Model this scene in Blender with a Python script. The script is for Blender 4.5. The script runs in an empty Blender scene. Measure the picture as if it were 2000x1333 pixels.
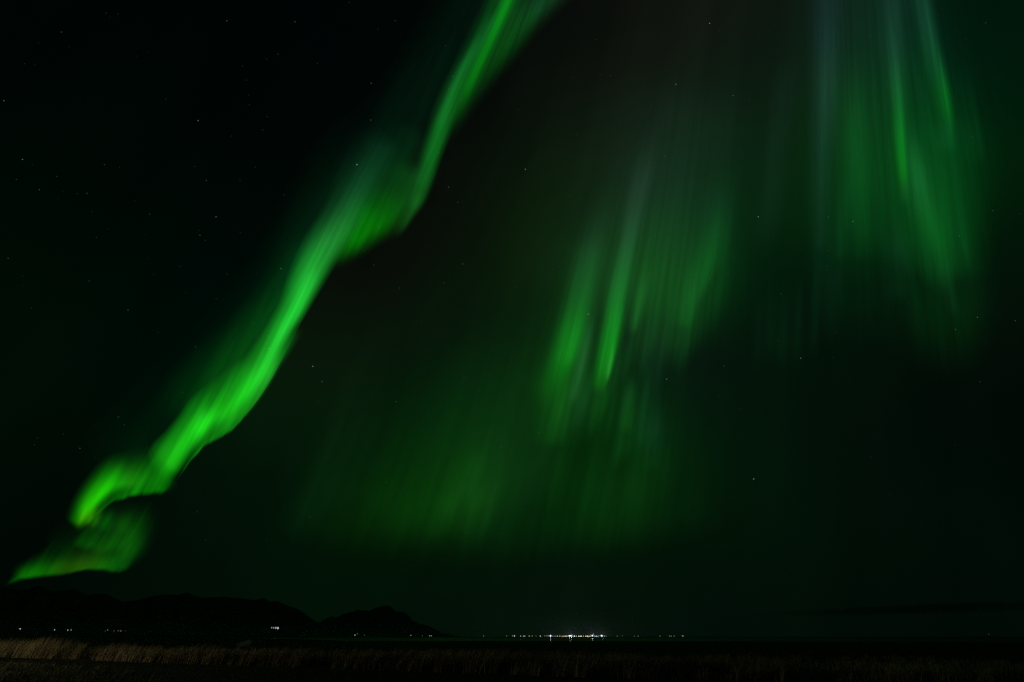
import bpy, bmesh, math, random
import numpy as np
from mathutils import Vector, Matrix, noise as mnoise
from mathutils.bvhtree import BVHTree

S = bpy.context.scene
C = S.collection
R = math.radians
random.seed(7)
rng = np.random.default_rng(7)

# ------------------------------------------------------------------ camera
FPX = 889.0                                   # focal length in photograph pixels (16 mm on full frame)
HORIZON = 1244.6                              # photograph row of the horizon
CAM_H = 1.2
PITCH = math.atan((HORIZON - 666.5) / FPX)
cd = bpy.data.cameras.new('camera')
cd.sensor_width = 36.0
cd.lens = FPX / 2000.0 * 36.0
cd.clip_start = 0.05
cd.clip_end = 2.0e7
cam = bpy.data.objects.new('camera', cd)
C.objects.link(cam)
cam.location = (0, 0, CAM_H)
cam.rotation_euler = (math.pi / 2 + PITCH, 0, 0)
S.camera = cam

S.view_settings.view_transform = 'Standard'
S.view_settings.look = 'None'
S.view_settings.exposure = 0.0
S.view_settings.gamma = 1.0
S.cycles.use_denoising = False
S.cycles.max_bounces = 5
S.cycles.transparent_max_bounces = 96
S.cycles.volume_bounces = 0
S.cycles.sample_clamp_indirect = 2.0

CP, SP = math.cos(PITCH), math.sin(PITCH)


def direction(px, py):
    """World direction (unit, numpy (...,3)) of a photograph pixel."""
    px = np.asarray(px, float); py = np.asarray(py, float)
    xc = (px - 1000.0) / FPX
    yc = (666.5 - py) / FPX
    d = np.stack([xc, CP - yc * SP, SP + yc * CP], -1)
    return d / np.linalg.norm(d, axis=-1, keepdims=True)


def lin(c):
    c = np.asarray(c, float) / 255.0
    return np.where(c <= 0.04045, c / 12.92, ((c + 0.055) / 1.055) ** 2.4)


def ground_at(px, py, z=0.0):
    d = direction(px, py)
    t = (z - CAM_H) / d[2]
    return np.array([d[0] * t, d[1] * t, z])


VANISH = (1600.0, -1400.0)                   # where the field lines converge, in photograph pixels
MAG_ZENITH = direction(*VANISH)


# ------------------------------------------------------------------ night sky (world): airglow and the diffuse aurora in it
W = bpy.data.worlds.new('World')
S.world = W
W.use_nodes = True
SKY_SAMPLES = [
    # x, y, sRGB of the sky between the bright aurora forms
    (0, 0, (0, 5, 3.5)), (180, 130, (0, 6, 3.5)), (400, 60, (0, 5, 3.5)), (620, 60, (0, 4, 3.5)), (820, 30, (1, 6, 4.3)),
    (60, 330, (0, 8, 4.3)), (260, 320, (0, 7, 3.5)), (470, 260, (0, 5, 3.5)), (660, 190, (1, 6, 5.2)),
    (60, 560, (1, 13, 3.5)), (240, 520, (0, 9, 4.3)), (430, 440, (0, 7, 4.3)), (590, 350, (1, 7, 5.2)),
    (60, 760, (1, 13, 4.3)), (240, 700, (0, 11, 6.1)), (400, 620, (0, 10, 6.1)),
    (40, 930, (1, 10, 3.5)), (60, 1080, (1, 7, 3.5)), (60, 1230, (1, 8, 3.5)), (330, 1060, (2, 14, 5.2)), (300, 1200, (2, 11, 4.3)),
    (440, 960, (2, 15, 6.1)), (470, 1110, (2, 15, 6.1)), (560, 860, (3.9, 25.8, 9)), (560, 1010, (1.1, 20.9, 7.7)), (620, 1150, (2, 15, 6.1)),
    (1090, 70, (5, 7, 6.1)), (1180, 30, (11, 14, 10.4)), (1330, 60, (19, 21, 15.7)), (1480, 70, (14, 21, 15.7)),
    (960, 260, (5, 7, 6.1)), (1110, 190, (11, 18, 11.3)), (1230, 200, (18, 26, 16.5)), (1380, 220, (14, 32, 17.4)), (1490, 230, (10, 28, 15.7)),
    (880, 420, (7, 9, 7)), (1010, 370, (10, 24, 9.6)), (1130, 330, (15, 32, 14.8)), (1280, 330, (19, 38, 24.4)), (1430, 350, (7, 38, 17.4)), (1520, 380, (7, 36, 14)),
    (770, 540, (8, 9, 6.1)), (900, 520, (8, 20, 7.8)), (1040, 500, (12, 32, 10.4)), (1130, 480, (14, 36, 15.7)), (1300, 480, (14, 46, 19.1)), (1460, 490, (3, 36, 12.2)), (1540, 500, (2, 20, 9.4)),
    (680, 660, (8, 15, 7)), (800, 640, (8, 22.5, 9.7)), (930, 620, (6.5, 24, 9.7)), (1040, 640, (8, 32, 11.1)), (1300, 680, (9.7, 22.2, 15.7)), (1410, 640, (4, 16.7, 9.4)), (1540, 640, (3, 22.3, 9.8)),
    (620, 760, (10.3, 25.8, 10.1)), (700, 760, (6.5, 25.5, 9.7)), (800, 770, (3.2, 19.2, 7)), (920, 760, (6.5, 33.5, 11.1)), (1020, 760, (8, 42, 12.2)), (1180, 800, (5, 46, 8.7)), (1300, 790, (6, 30, 12.2)), (1400, 780, (4, 18, 10.4)), (1530, 760, (3, 20.5, 7)),
    (660, 880, (3.2, 25.5, 7)), (770, 870, (4, 28.8, 8.3)), (880, 850, (4.8, 40, 9.7)), (1000, 860, (7.2, 40, 12.6)), (1120, 900, (2.5, 27.4, 4.8)), (1250, 880, (4, 36, 7)), (1370, 890, (3, 28, 10.4)), (1500, 900, (3, 18.6, 8.6)),
    (600, 960, (2.1, 17.7, 4.8)), (720, 980, (2.1, 21.8, 2.4)), (840, 970, (3.4, 31.4, 3.6)), (960, 930, (9.5, 49.5, 11.1)), (1060, 960, (2.8, 25, 4.8)), (1180, 960, (3.4, 31.7, 4.8)), (1290, 960, (3.4, 26, 3.6)), (1420, 1000, (3, 22.3, 7)),
    (700, 1050, (2.1, 19.1, 1.8)), (850, 1040, (2.8, 17.7, 3)), (1000, 1050, (2.1, 16.4, 4.1)), (1150, 1030, (2.1, 16.4, 3.6)), (1300, 1040, (2.1, 15, 4.8)), (1550, 1040, (2, 17.7, 6.3)), (1700, 1000, (2, 15.8, 7)), (1850, 1000, (1, 13, 6.3)), (1990, 1000, (1, 11.2, 5.6)),
    (780, 1120, (2, 17, 7)), (950, 1140, (3, 17, 7.8)), (1150, 1130, (4, 17, 7.8)), (1350, 1120, (2, 15, 7)), (1600, 1130, (2, 13, 5.6)), (1850, 1120, (2, 11.2, 5.6)),
    (800, 1220, (3, 14, 7)), (1100, 1210, (6, 17, 10.4)), (1400, 1210, (2, 12, 7.8)), (1700, 1225, (2, 10.2, 6.3)), (1950, 1225, (2, 8.4, 5.6)),
    (1620, 620, (2, 13, 5.6)), (1700, 680, (2, 14, 6.3)), (1800, 700, (2, 15.8, 6.3)), (1950, 700, (5, 11.2, 5.6)), (1600, 780, (3, 15.8, 7)), (1750, 800, (2, 11.2, 6.3)), (1900, 820, (1, 8.4, 5.6)), (1990, 820, (2, 7.4, 5.6)), (1640, 900, (2, 15.8, 7)), (1800, 900, (2, 12.1, 6.3)),
    (1580, 60, (10, 22, 15.6)), (1560, 200, (11, 30, 14)), (1560, 340, (6, 32, 9.4)), (1600, 560, (2, 24, 7.8)), (1720, 560, (2, 22, 4.7)), (1910, 40, (1, 20, 10.1)), (1980, 120, (0, 24, 10.9)), (1930, 180, (1, 22, 10.1)), (1970, 300, (2, 32, 9.4)), (1980, 420, (2, 24, 7.8)), (1930, 540, (2, 20, 7.8)), (1980, 560, (3, 15, 7)),
]


def build_world():
    nt = W.node_tree
    nt.nodes.clear()
    N, L = nt.nodes, nt.links
    P = np.array([(a, b) for a, b, _ in SKY_SAMPLES], float)
    T = np.array([lin(c) for _, _, c in SKY_SAMPLES])
    D = direction(P[:, 0], P[:, 1])
    base = lin((1, 9, 6))
    k = 1.0 / 0.074 ** 2
    geo = N.new('ShaderNodeTexCoord')
    cur = wsum = None
    for d, a in zip(D, T):
        dot = N.new('ShaderNodeVectorMath'); dot.operation = 'DOT_PRODUCT'
        if cur is None:
            L.new(geo.outputs['Generated'], dot.inputs[0])
        else:                                   # tie each term to the sum so far: the shader then needs little stack
            tie = N.new('ShaderNodeVectorMath'); tie.operation = 'MULTIPLY_ADD'
            L.new(cur, tie.inputs[0]); tie.inputs[1].default_value = (1e-9, 1e-9, 1e-9)
            L.new(geo.outputs['Generated'], tie.inputs[2]); L.new(tie.outputs[0], dot.inputs[0])
        dot.inputs[1].default_value = tuple(d)
        ma = N.new('ShaderNodeMath'); ma.operation = 'MULTIPLY_ADD'
        L.new(dot.outputs['Value'], ma.inputs[0]); ma.inputs[1].default_value = k; ma.inputs[2].default_value = -k
        ex = N.new('ShaderNodeMath'); ex.operation = 'EXPONENT'; L.new(ma.outputs[0], ex.inputs[0])
        va = N.new('ShaderNodeVectorMath'); va.operation = 'MULTIPLY_ADD'
        L.new(ex.outputs[0], va.inputs[0]); va.inputs[1].default_value = tuple(a)
        ws = N.new('ShaderNodeMath'); ws.operation = 'ADD'; L.new(ex.outputs[0], ws.inputs[0])
        if cur is None:
            va.inputs[2].default_value = tuple(base * 0.004); ws.inputs[1].default_value = 0.004
        else:
            L.new(cur, va.inputs[2]); L.new(wsum, ws.inputs[1])
        cur, wsum = va.outputs[0], ws.outputs[0]
    inv = N.new('ShaderNodeMath'); inv.operation = 'DIVIDE'; inv.inputs[0].default_value = 1.0; L.new(wsum, inv.inputs[1])
    mx = N.new('ShaderNodeVectorMath'); mx.operation = 'SCALE'
    L.new(cur, mx.inputs[0]); L.new(inv.outputs[0], mx.inputs['Scale'])
    # faint rays of the diffuse aurora: they run along the magnetic field, so they fan out from the magnetic zenith
    Bv = Vector(MAG_ZENITH)
    e1 = Vector((1, 0, 0)); e1 = (e1 - Bv * e1.dot(Bv)).normalized(); e2 = Bv.cross(e1)
    d1 = N.new('ShaderNodeVectorMath'); d1.operation = 'DOT_PRODUCT'; L.new(geo.outputs['Generated'], d1.inputs[0]); d1.inputs[1].default_value = e1
    d2 = N.new('ShaderNodeVectorMath'); d2.operation = 'DOT_PRODUCT'; L.new(geo.outputs['Generated'], d2.inputs[0]); d2.inputs[1].default_value = e2
    d3 = N.new('ShaderNodeVectorMath'); d3.operation = 'DOT_PRODUCT'; L.new(geo.outputs['Generated'], d3.inputs[0]); d3.inputs[1].default_value = Bv
    at = N.new('ShaderNodeMath'); at.operation = 'ARCTAN2'; L.new(d1.outputs['Value'], at.inputs[0]); L.new(d2.outputs['Value'], at.inputs[1])
    cb = N.new('ShaderNodeCombineXYZ')
    m1 = N.new('ShaderNodeMath'); m1.operation = 'MULTIPLY'; L.new(at.outputs[0], m1.inputs[0]); m1.inputs[1].default_value = 11.0
    m2 = N.new('ShaderNodeMath'); m2.operation = 'MULTIPLY'; L.new(d3.outputs['Value'], m2.inputs[0]); m2.inputs[1].default_value = 1.6
    L.new(m1.outputs[0], cb.inputs[0]); L.new(m2.outputs[0], cb.inputs[1])
    nz = N.new('ShaderNodeTexNoise'); nz.inputs['Scale'].default_value = 1.0; nz.inputs['Detail'].default_value = 3.0
    L.new(cb.outputs[0], nz.inputs['Vector'])
    mr = N.new('ShaderNodeMapRange'); L.new(nz.outputs[0], mr.inputs[0])
    mr.inputs[1].default_value = 0.25; mr.inputs[2].default_value = 0.75
    mr.inputs[3].default_value = 0.86; mr.inputs[4].default_value = 1.14
    sc = N.new('ShaderNodeVectorMath'); sc.operation = 'SCALE'
    L.new(mx.outputs[0], sc.inputs[0]); L.new(mr.outputs[0], sc.inputs['Scale'])
    bg = N.new('ShaderNodeBackground'); L.new(sc.outputs[0], bg.inputs['Color']); bg.inputs['Strength'].default_value = 1.0
    out = N.new('ShaderNodeOutputWorld'); L.new(bg.outputs[0], out.inputs['Surface'])


build_world()
W.cycles.sampling_method = 'MANUAL'
W.cycles.sample_map_resolution = 256

# warm lamp of a farm just outside the left edge of the picture: the only thing that lights the near grass
ld = bpy.data.lights.new('farm_lamp', 'POINT')
ld.energy = 2000.0
ld.color = (1.0, 0.87, 0.52)
ld.shadow_soft_size = 0.12
lo = bpy.data.objects.new('farm_lamp', ld)
C.objects.link(lo)
lo.location = (-36.0, 22.8, 2.6)


# ------------------------------------------------------------------ helpers
def tag(o, label=None, cat=None, group=None, kind=None):
    if label: o['label'] = label
    if cat: o['category'] = cat
    if group: o['group'] = group
    if kind: o['kind'] = kind
    return o


def empty(name, loc, label, cat, group=None):
    o = bpy.data.objects.new(name, None)
    C.objects.link(o)
    o.location = loc
    o.empty_display_size = 0.5
    return tag(o, label, cat, group)


def link_mesh(name, verts, faces, mat, parent=None, smooth=False):
    me = bpy.data.meshes.new(name)
    verts = np.asarray(verts, np.float64).reshape(-1, 3)
    me.from_pydata([tuple(v) for v in verts], [], [tuple(int(i) for i in f) for f in faces])
    if mat: me.materials.append(mat)
    if smooth:
        me.polygons.foreach_set('use_smooth', [True] * len(me.polygons))
    o = bpy.data.objects.new(name, me)
    C.objects.link(o)
    if parent: o.parent = parent
    return o


def fast_mesh(name, verts, quads, mat, parent=None, smooth=False):
    """numpy arrays: verts (n,3), quads (m,4) or tris (m,3)."""
    me = bpy.data.meshes.new(name)
    n, m, w = len(verts), len(quads), quads.shape[1]
    me.vertices.add(n)
    me.vertices.foreach_set('co', np.asarray(verts, np.float32).ravel())
    me.loops.add(m * w)
    me.loops.foreach_set('vertex_index', np.asarray(quads, np.int32).ravel())
    me.polygons.add(m)
    me.polygons.foreach_set('loop_start', np.arange(0, m * w, w, dtype=np.int32))
    me.polygons.foreach_set('use_smooth', np.full(m, smooth))
    me.update(calc_edges=True)
    if mat: me.materials.append(mat)
    o = bpy.data.objects.new(name, me)
    C.objects.link(o)
    if parent: o.parent = parent
    return o


def grid_quads(nu, nv, off=0):
    i = np.arange(nu - 1)[:, None] * nv + np.arange(nv - 1)[None, :]
    i = i.ravel() + off
    return np.stack([i, i + 1, i + nv + 1, i + nv], -1)


def principled(name, color, rough=0.9, noise_scale=None, color2=None, spec=0.2, bump=None, coords='Object', detail=6):
    m = bpy.data.materials.new(name)
    m.use_nodes = True
    nt = m.node_tree
    b = nt.nodes['Principled BSDF']
    b.inputs['Base Color'].default_value = (*color, 1)
    b.inputs['Roughness'].default_value = rough
    b.inputs['Specular IOR Level'].default_value = spec
    if noise_scale:
        tc = nt.nodes.new('ShaderNodeTexCoord')
        nz = nt.nodes.new('ShaderNodeTexNoise')
        nz.inputs['Scale'].default_value = noise_scale
        nz.inputs['Detail'].default_value = detail
        nt.links.new(tc.outputs[coords], nz.inputs['Vector'])
        if color2:
            mx = nt.nodes.new('ShaderNodeMix'); mx.data_type = 'RGBA'
            mr = nt.nodes.new('ShaderNodeMapRange')
            mr.inputs[1].default_value = 0.35; mr.inputs[2].default_value = 0.65
            nt.links.new(nz.outputs[0], mr.inputs[0])
            nt.links.new(mr.outputs[0], mx.inputs[0])
            mx.inputs[6].default_value = (*color, 1); mx.inputs[7].default_value = (*color2, 1)
            nt.links.new(mx.outputs[2], b.inputs['Base Color'])
        if bump:
            bp = nt.nodes.new('ShaderNodeBump'); bp.inputs['Distance'].default_value = bump
            nt.links.new(nz.outputs[0], bp.inputs['Height']); nt.links.new(bp.outputs[0], b.inputs['Normal'])
    return m


def emitter(name, color, strength, sample=True):
    m = bpy.data.materials.new(name)
    m.use_nodes = True
    nt = m.node_tree; nt.nodes.clear()
    e = nt.nodes.new('ShaderNodeEmission'); e.inputs[0].default_value = (*color, 1); e.inputs[1].default_value = strength
    o = nt.nodes.new('ShaderNodeOutputMaterial'); nt.links.new(e.outputs[0], o.inputs[0])
    m.cycles.emission_sampling = 'AUTO' if sample else 'NONE'
    return m


# ------------------------------------------------------------------ ground, water
M_ground = principled('marsh_ground', (0.035, 0.030, 0.018), 0.95, 0.35, (0.06, 0.05, 0.03), 0.1, 0.05)
M_track = principled('gravel_track', (0.010, 0.010, 0.010), 0.95, 3.0, (0.022, 0.021, 0.020), 0.1, 0.02)
M_rock = principled('mountain_rock', (0.05, 0.052, 0.052), 1.0, 0.0022, (0.13, 0.13, 0.135), 0.0)

SHORE_NEAR, SHORE_FAR = 230.0, 1900.0


def ground_height(r):
    r = np.asarray(r, float)
    z = np.zeros_like(r)
    z = z - 1.2 * np.clip((r - 190.0) / 70.0, 0, 1) ** 2 * (3 - 2 * np.clip((r - 190.0) / 70.0, 0, 1))
    z = z + 2.6 * np.clip((r - SHORE_FAR + 20.0) / 60.0, 0, 1)
    return z


def build_ground():
    rad = np.concatenate([[0.0], np.geomspace(2, 180, 40), np.linspace(190, 270, 14), np.geomspace(300, 1870, 14),
                          np.linspace(1880, 1950, 8), np.geomspace(2100, 90000, 24)])
    az = np.linspace(0, 2 * np.pi, 181)
    rr, aa = np.meshgrid(rad, az, indexing='ij')
    z = ground_height(rr)
    v = np.stack([rr * np.sin(aa), rr * np.cos(aa), z], -1).reshape(-1, 3)
    o = fast_mesh('ground', v, grid_quads(len(rad), len(az)), M_ground, smooth=True)
    tag(o, kind='structure')
    # the lagoon between the marsh and the town
    m = bpy.data.materials.new('lagoon_water'); m.use_nodes = True
    nt = m.node_tree; b = nt.nodes['Principled BSDF']
    b.inputs['Base Color'].default_value = (0.006, 0.010, 0.010, 1); b.inputs['Roughness'].default_value = 0.2
    b.inputs['IOR'].default_value = 1.33; b.inputs['Specular IOR Level'].default_value = 0.15
    rad = np.linspace(0, 1, 14) ** 1.6; az = np.linspace(R(-36), R(75), 160)
    tt, aa = np.meshgrid(rad, az, indexing='ij')
    near = 224 + 1500 * np.clip((R(-14) - aa) / R(22), 0, 1) ** 1.5 + 26 * np.sin(aa * 9 + 1) * np.clip((aa + 0.5) * 2, 0, 1)
    rr = near + (1905 - near) * tt
    v = np.stack([rr * np.sin(aa), rr * np.cos(aa), np.full_like(rr, -0.6)], -1).reshape(-1, 3)
    tag(fast_mesh('water', v, grid_quads(len(rad), len(az)), m, smooth=True), kind='structure')
    # gravel track that crosses in front of the tall grass
    far = [(-400, 1272), (-100, 1282), (0, 1285.5), (200, 1292.5), (400, 1299.5), (600, 1306.5), (800, 1313), (1000, 1320), (1200, 1327), (1400, 1334), (1700, 1345)]
    near = [(-400, 1279), (-100, 1288), (0, 1292), (110, 1298), (200, 1305), (280, 1318), (330, 1334), (380, 1350), (450, 1375), (560, 1400), (700, 1430)]
    vs = [ground_at(*p, z=0.004) for p in far] + [ground_at(*p, z=0.004) for p in near]
    n = len(far)
    f = [(i, n + i, n + i + 1, i + 1) for i in range(n - 1)]
    tag(link_mesh('track', vs, f, M_track), kind='structure')


build_ground()


# ------------------------------------------------------------------ mountains
def az_el(px, py):
    d = direction(px, py)
    return np.arctan2(d[..., 0], d[..., 1]), d[..., 2] / np.hypot(d[..., 0], d[..., 1])


RIDGE_ONE = [(-420, 1180), (-300, 1160), (-200, 1152), (-120, 1157), (-60, 1150), (0, 1148), (30, 1151), (52, 1152), (65, 1148), (77, 1144), (88, 1149.5), (102, 1155), (125, 1154), (143, 1151), (155, 1154), (172, 1163), (185, 1160.5), (207, 1160), (220, 1166), (238, 1176), (260, 1174), (290, 1168), (305, 1163), (330, 1161), (350, 1162.5), (366, 1157), (378, 1162), (392, 1168), (425, 1167), (440, 1166), (460, 1168), (485, 1170.5), (500, 1173), (508, 1170), (515, 1168), (522, 1172), (527, 1176), (540, 1174), (560, 1182), (585, 1192), (605, 1206), (622, 1218), (650, 1232), (700, 1243)]
RIDGE_TWO = [(560, 1236), (600, 1224), (625, 1216), (632, 1210), (648, 1205), (655, 1207), (672, 1199), (690, 1195), (700, 1191), (706, 1193), (720, 1193), (735, 1188), (748, 1184), (757, 1183), (765, 1187), (773, 1195), (780, 1196), (788, 1195), (797, 1201), (805, 1212), (820, 1219), (840, 1224), (850, 1230), (870, 1239), (900, 1244)]


def build_mountain(name, ridge, dist, foot, npts, seed):
    r = np.array(ridge, float)
    xs = np.linspace(r[0, 0], r[-1, 0], npts)
    ys = np.interp(xs, r[:, 0], r[:, 1])
    a, el = az_el(xs, ys)
    jag = np.array([mnoise.fractal(Vector((x * 0.11, seed, 0.3)), 0.9, 2.1, 4) for x in xs]) * 0.0006
    el = np.maximum(el + jag * np.clip((el) / 0.02, 0, 1), 0.0002)
    # rows from the foot (nearest) over the ridge to the back
    ts = np.concatenate([np.linspace(0, 1, 44), 1 + np.linspace(0.06, 1, 10)])
    V = []
    for t in ts:
        if t <= 1:
            d = foot + (dist - foot) * t
            low = 0.10 * np.clip(t / 0.55, 0, 1)
            prof = low * (1 - t) + np.clip((t - 0.38) / 0.62, 0, 1) ** 1.5 * 0.97 + 0.03 * t
        else:
            d = dist * (1 + 0.35 * (t - 1)); prof = 1 - (t - 1) ** 0.8
        h = el * dist * prof
        row = []
        for i in range(npts):
            g = 0.0
            if 0 < t < 1.9:
                q = Vector((a[i] * 24.0, t * 1.6, seed))
                g = mnoise.ridged_multi_fractal(q, 0.9, 2.2, 5, 1.0, 2.0) - 1.0
                g *= 0.20 * h[i] * max(0.0, 1 - abs(t - 0.62) / 0.38) if t < 1 else 0.0
                if t > 1: g = -abs(g)
            row.append((d * math.sin(a[i]), d * math.cos(a[i]), h[i] + g - (0.5 if t == 0 else 0)))
        V.append(row)
    V = np.array(V)
    # keep the front slope under the ridge line as seen from the marsh
    dd = np.hypot(V[:44, :, 0], V[:44, :, 1])
    lim = el[None, :] * 0.985 * dd
    V[:43, :, 2] = np.minimum(V[:43, :, 2], lim[:43])
    v = V.reshape(-1, 3)
    q = grid_quads(len(ts), npts)
    o = fast_mesh(name, v, q, M_rock, smooth=False)
    tag(o, kind='structure')
    return BVHTree.FromPolygons([Vector(p) for p in v], [tuple(int(k) for k in f) for f in q])


bvh_one = build_mountain('mountain_range', RIDGE_ONE, 26000.0, 3600.0, 420, 3.7)
bvh_two = build_mountain('mountain', RIDGE_TWO, 34000.0, 5200.0, 200, 9.1)


# ------------------------------------------------------------------ aurora: emitting curtains standing 100 km and more above the ground
M_aur = bpy.data.materials.new('aurora_light')
M_aur.use_nodes = True


def build_aurora_material():
    nt = M_aur.node_tree; nt.nodes.clear()
    N, L = nt.nodes, nt.links
    at = N.new('ShaderNodeAttribute'); at.attribute_name = 'glow'
    fl = N.new('ShaderNodeAttribute'); fl.attribute_name = 'flow'
    nz = N.new('ShaderNodeTexNoise'); nz.inputs['Scale'].default_value = 1.0; nz.inputs['Detail'].default_value = 3.5
    nz.inputs['Roughness'].default_value = 0.55
    L.new(fl.outputs['Vector'], nz.inputs['Vector'])
    mr = N.new('ShaderNodeMapRange'); L.new(nz.outputs[0], mr.inputs[0])
    mr.inputs[1].default_value = 0.25; mr.inputs[2].default_value = 0.75; mr.inputs[3].default_value = 0.64; mr.inputs[4].default_value = 1.36
    e = N.new('ShaderNodeEmission'); L.new(at.outputs['Color'], e.inputs[0]); L.new(mr.outputs[0], e.inputs[1])
    t = N.new('ShaderNodeBsdfTransparent')
    ad = N.new('ShaderNodeAddShader'); L.new(e.outputs[0], ad.inputs[0]); L.new(t.outputs[0], ad.inputs[1])
    o = N.new('ShaderNodeOutputMaterial'); L.new(ad.outputs[0], o.inputs[0])
    M_aur.cycles.emission_sampling = 'NONE'


build_aurora_material()
EARTH = 6371000.0


def shell(px, py, alt):
    """Point where the ray through a pixel meets the shell ALT metres above the (round) earth."""
    d = direction(px, py)
    s = d[..., 2]
    r = EARTH
    t = -r * s + np.sqrt((r * s) ** 2 + 2 * r * alt + alt * alt)
    return d * t[..., None] + np.array([0, 0, CAM_H])


def catmull(P, per):
    P = np.asarray(P, float)
    ext = np.vstack([2 * P[0] - P[1], P, 2 * P[-1] - P[-2]])
    out = []
    for i in range(1, len(ext) - 2):
        p0, p1, p2, p3 = ext[i - 1:i + 3]
        n = max(3, int(math.hypot(*(p2 - p1)[:2]) / per))
        for t in np.arange(n) / n:
            out.append(0.5 * ((2 * p1) + (-p0 + p2) * t + (2 * p0 - 5 * p1 + 4 * p2 - p3) * t ** 2 + (-p0 + 3 * p1 - 3 * p2 + p3) * t ** 3))
    out.append(ext[-2])
    out = np.array(out)
    lo, hi = P.min(0), P.max(0)
    out[:, 2:] = np.clip(out[:, 2:], lo[2:], hi[2:])
    return out


def curtain(name, root, pts, power=2.0, base=104e3, rise=90e3, per=5.0, gain=1.0, fade=(True, True), ends=40.0, fine=180.0, across=None, seed=0.0, soft=None):
    """One sheet of the aurora. PTS rows: x, y, (r,g,b) sRGB peak, half width on the high side, half width on the low side."""
    if name == 'ray' and ends == 40.0: ends = (30.0, 170.0)
    A = np.array([(x, y, *lin(c), sl, sr) for x, y, c, sl, sr in pts], float)
    A = catmull(A, per)
    n = len(A)
    tan = np.gradient(A[:, :2], axis=0)
    for _ in range(3):
        tan[1:-1] = (tan[:-2] + tan[1:-1] * 2 + tan[2:]) / 4
    tan /= np.linalg.norm(tan, axis=1, keepdims=True)
    nor = np.stack([-tan[:, 1], tan[:, 0]], -1)            # towards the low, sharp side
    k = 27
    q = np.linspace(-1, 1, k)
    q = np.sign(q) * np.abs(q) ** 1.25
    reach = 2.9 if power <= 2 else 2.3
    prof = np.exp(-0.5 * np.abs(q * reach) ** np.where(q < 0, soft or power, power))
    cut = np.where(q < 0, prof[0], prof[-1])
    prof = np.clip((prof - cut) / (1 - cut), 0, 1)
    wide = np.where(q[None, :] < 0, A[:, 5:6], A[:, 6:7]) * q[None, :] * reach
    X = A[:, 0:1] + nor[:, 0:1] * wide
    Y = A[:, 1:2] + nor[:, 1:2] * wide
    glow = A[:, None, 2:5] * (prof[None, :] * envelope(A, fade, ends)[:, None])[..., None] * gain
    return sheet(name, root, X, Y, glow, np.clip((1 - q[None, :]) / 2, 0, 1), base, rise, fine, seed)


def envelope(A, fade, ends):
    s = np.concatenate([[0], np.cumsum(np.linalg.norm(np.diff(A[:, :2], axis=0), axis=1))])
    L = s[-1]
    e0, e1 = ends if isinstance(ends, tuple) else (ends, ends)
    w0, w1 = min(e0, L * 0.45), min(e1, L * 0.5)
    env = np.ones(len(A))
    sm = lambda t: np.clip(t, 0, 1) ** 2 * (3 - 2 * np.clip(t, 0, 1))
    if fade[0]: env *= sm(s / w0)
    if fade[1]: env *= sm((L - s) / w1)
    return env


def sheet(name, root, X, Y, glow, up, base, rise, fine, seed):
    n, k = X.shape
    # keep everything above the horizon
    el_ok = Y < HORIZON - 4
    glow = glow * el_ok[..., None] * np.array([0.84, 1.0, 0.82])
    Y = np.minimum(Y, HORIZON - 3)
    # the low side of the sheet stands on the lower border of the aurora, the high side further up the field lines
    alt = base + rise * up + np.zeros_like(X)
    V = shell(X, Y, alt)
    org = np.array(root.location)
    quads = grid_quads(n, k)
    g = glow.reshape(-1, 3)
    keep = g[quads].max(axis=(1, 2)) > 0.00035
    quads = quads[keep]
    used = np.unique(quads)
    remap = np.zeros(n * k, int); remap[used] = np.arange(len(used))
    o = fast_mesh(name, (V.reshape(-1, 3) - org)[used], remap[quads], M_aur, root, smooth=True)
    ca = o.data.attributes.new('glow', 'FLOAT_COLOR', 'POINT')
    ca.data.foreach_set('color', np.concatenate([g[used], np.ones((len(used), 1))], 1).astype(np.float32).ravel())
    # streaks run along the field lines: one coordinate turns about the magnetic zenith, the other follows the line slowly
    ang = np.arctan2(X - VANISH[0], Y - VANISH[1]); rad = np.hypot(X - VANISH[0], Y - VANISH[1])
    flow = np.stack([ang * fine, rad * 0.0035, np.full_like(X, seed * 13.7)], -1).reshape(-1, 3)[used]
    fa = o.data.attributes.new('flow', 'FLOAT_VECTOR', 'POINT')
    fa.data.foreach_set('vector', flow.astype(np.float32).ravel())
    return o


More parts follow.
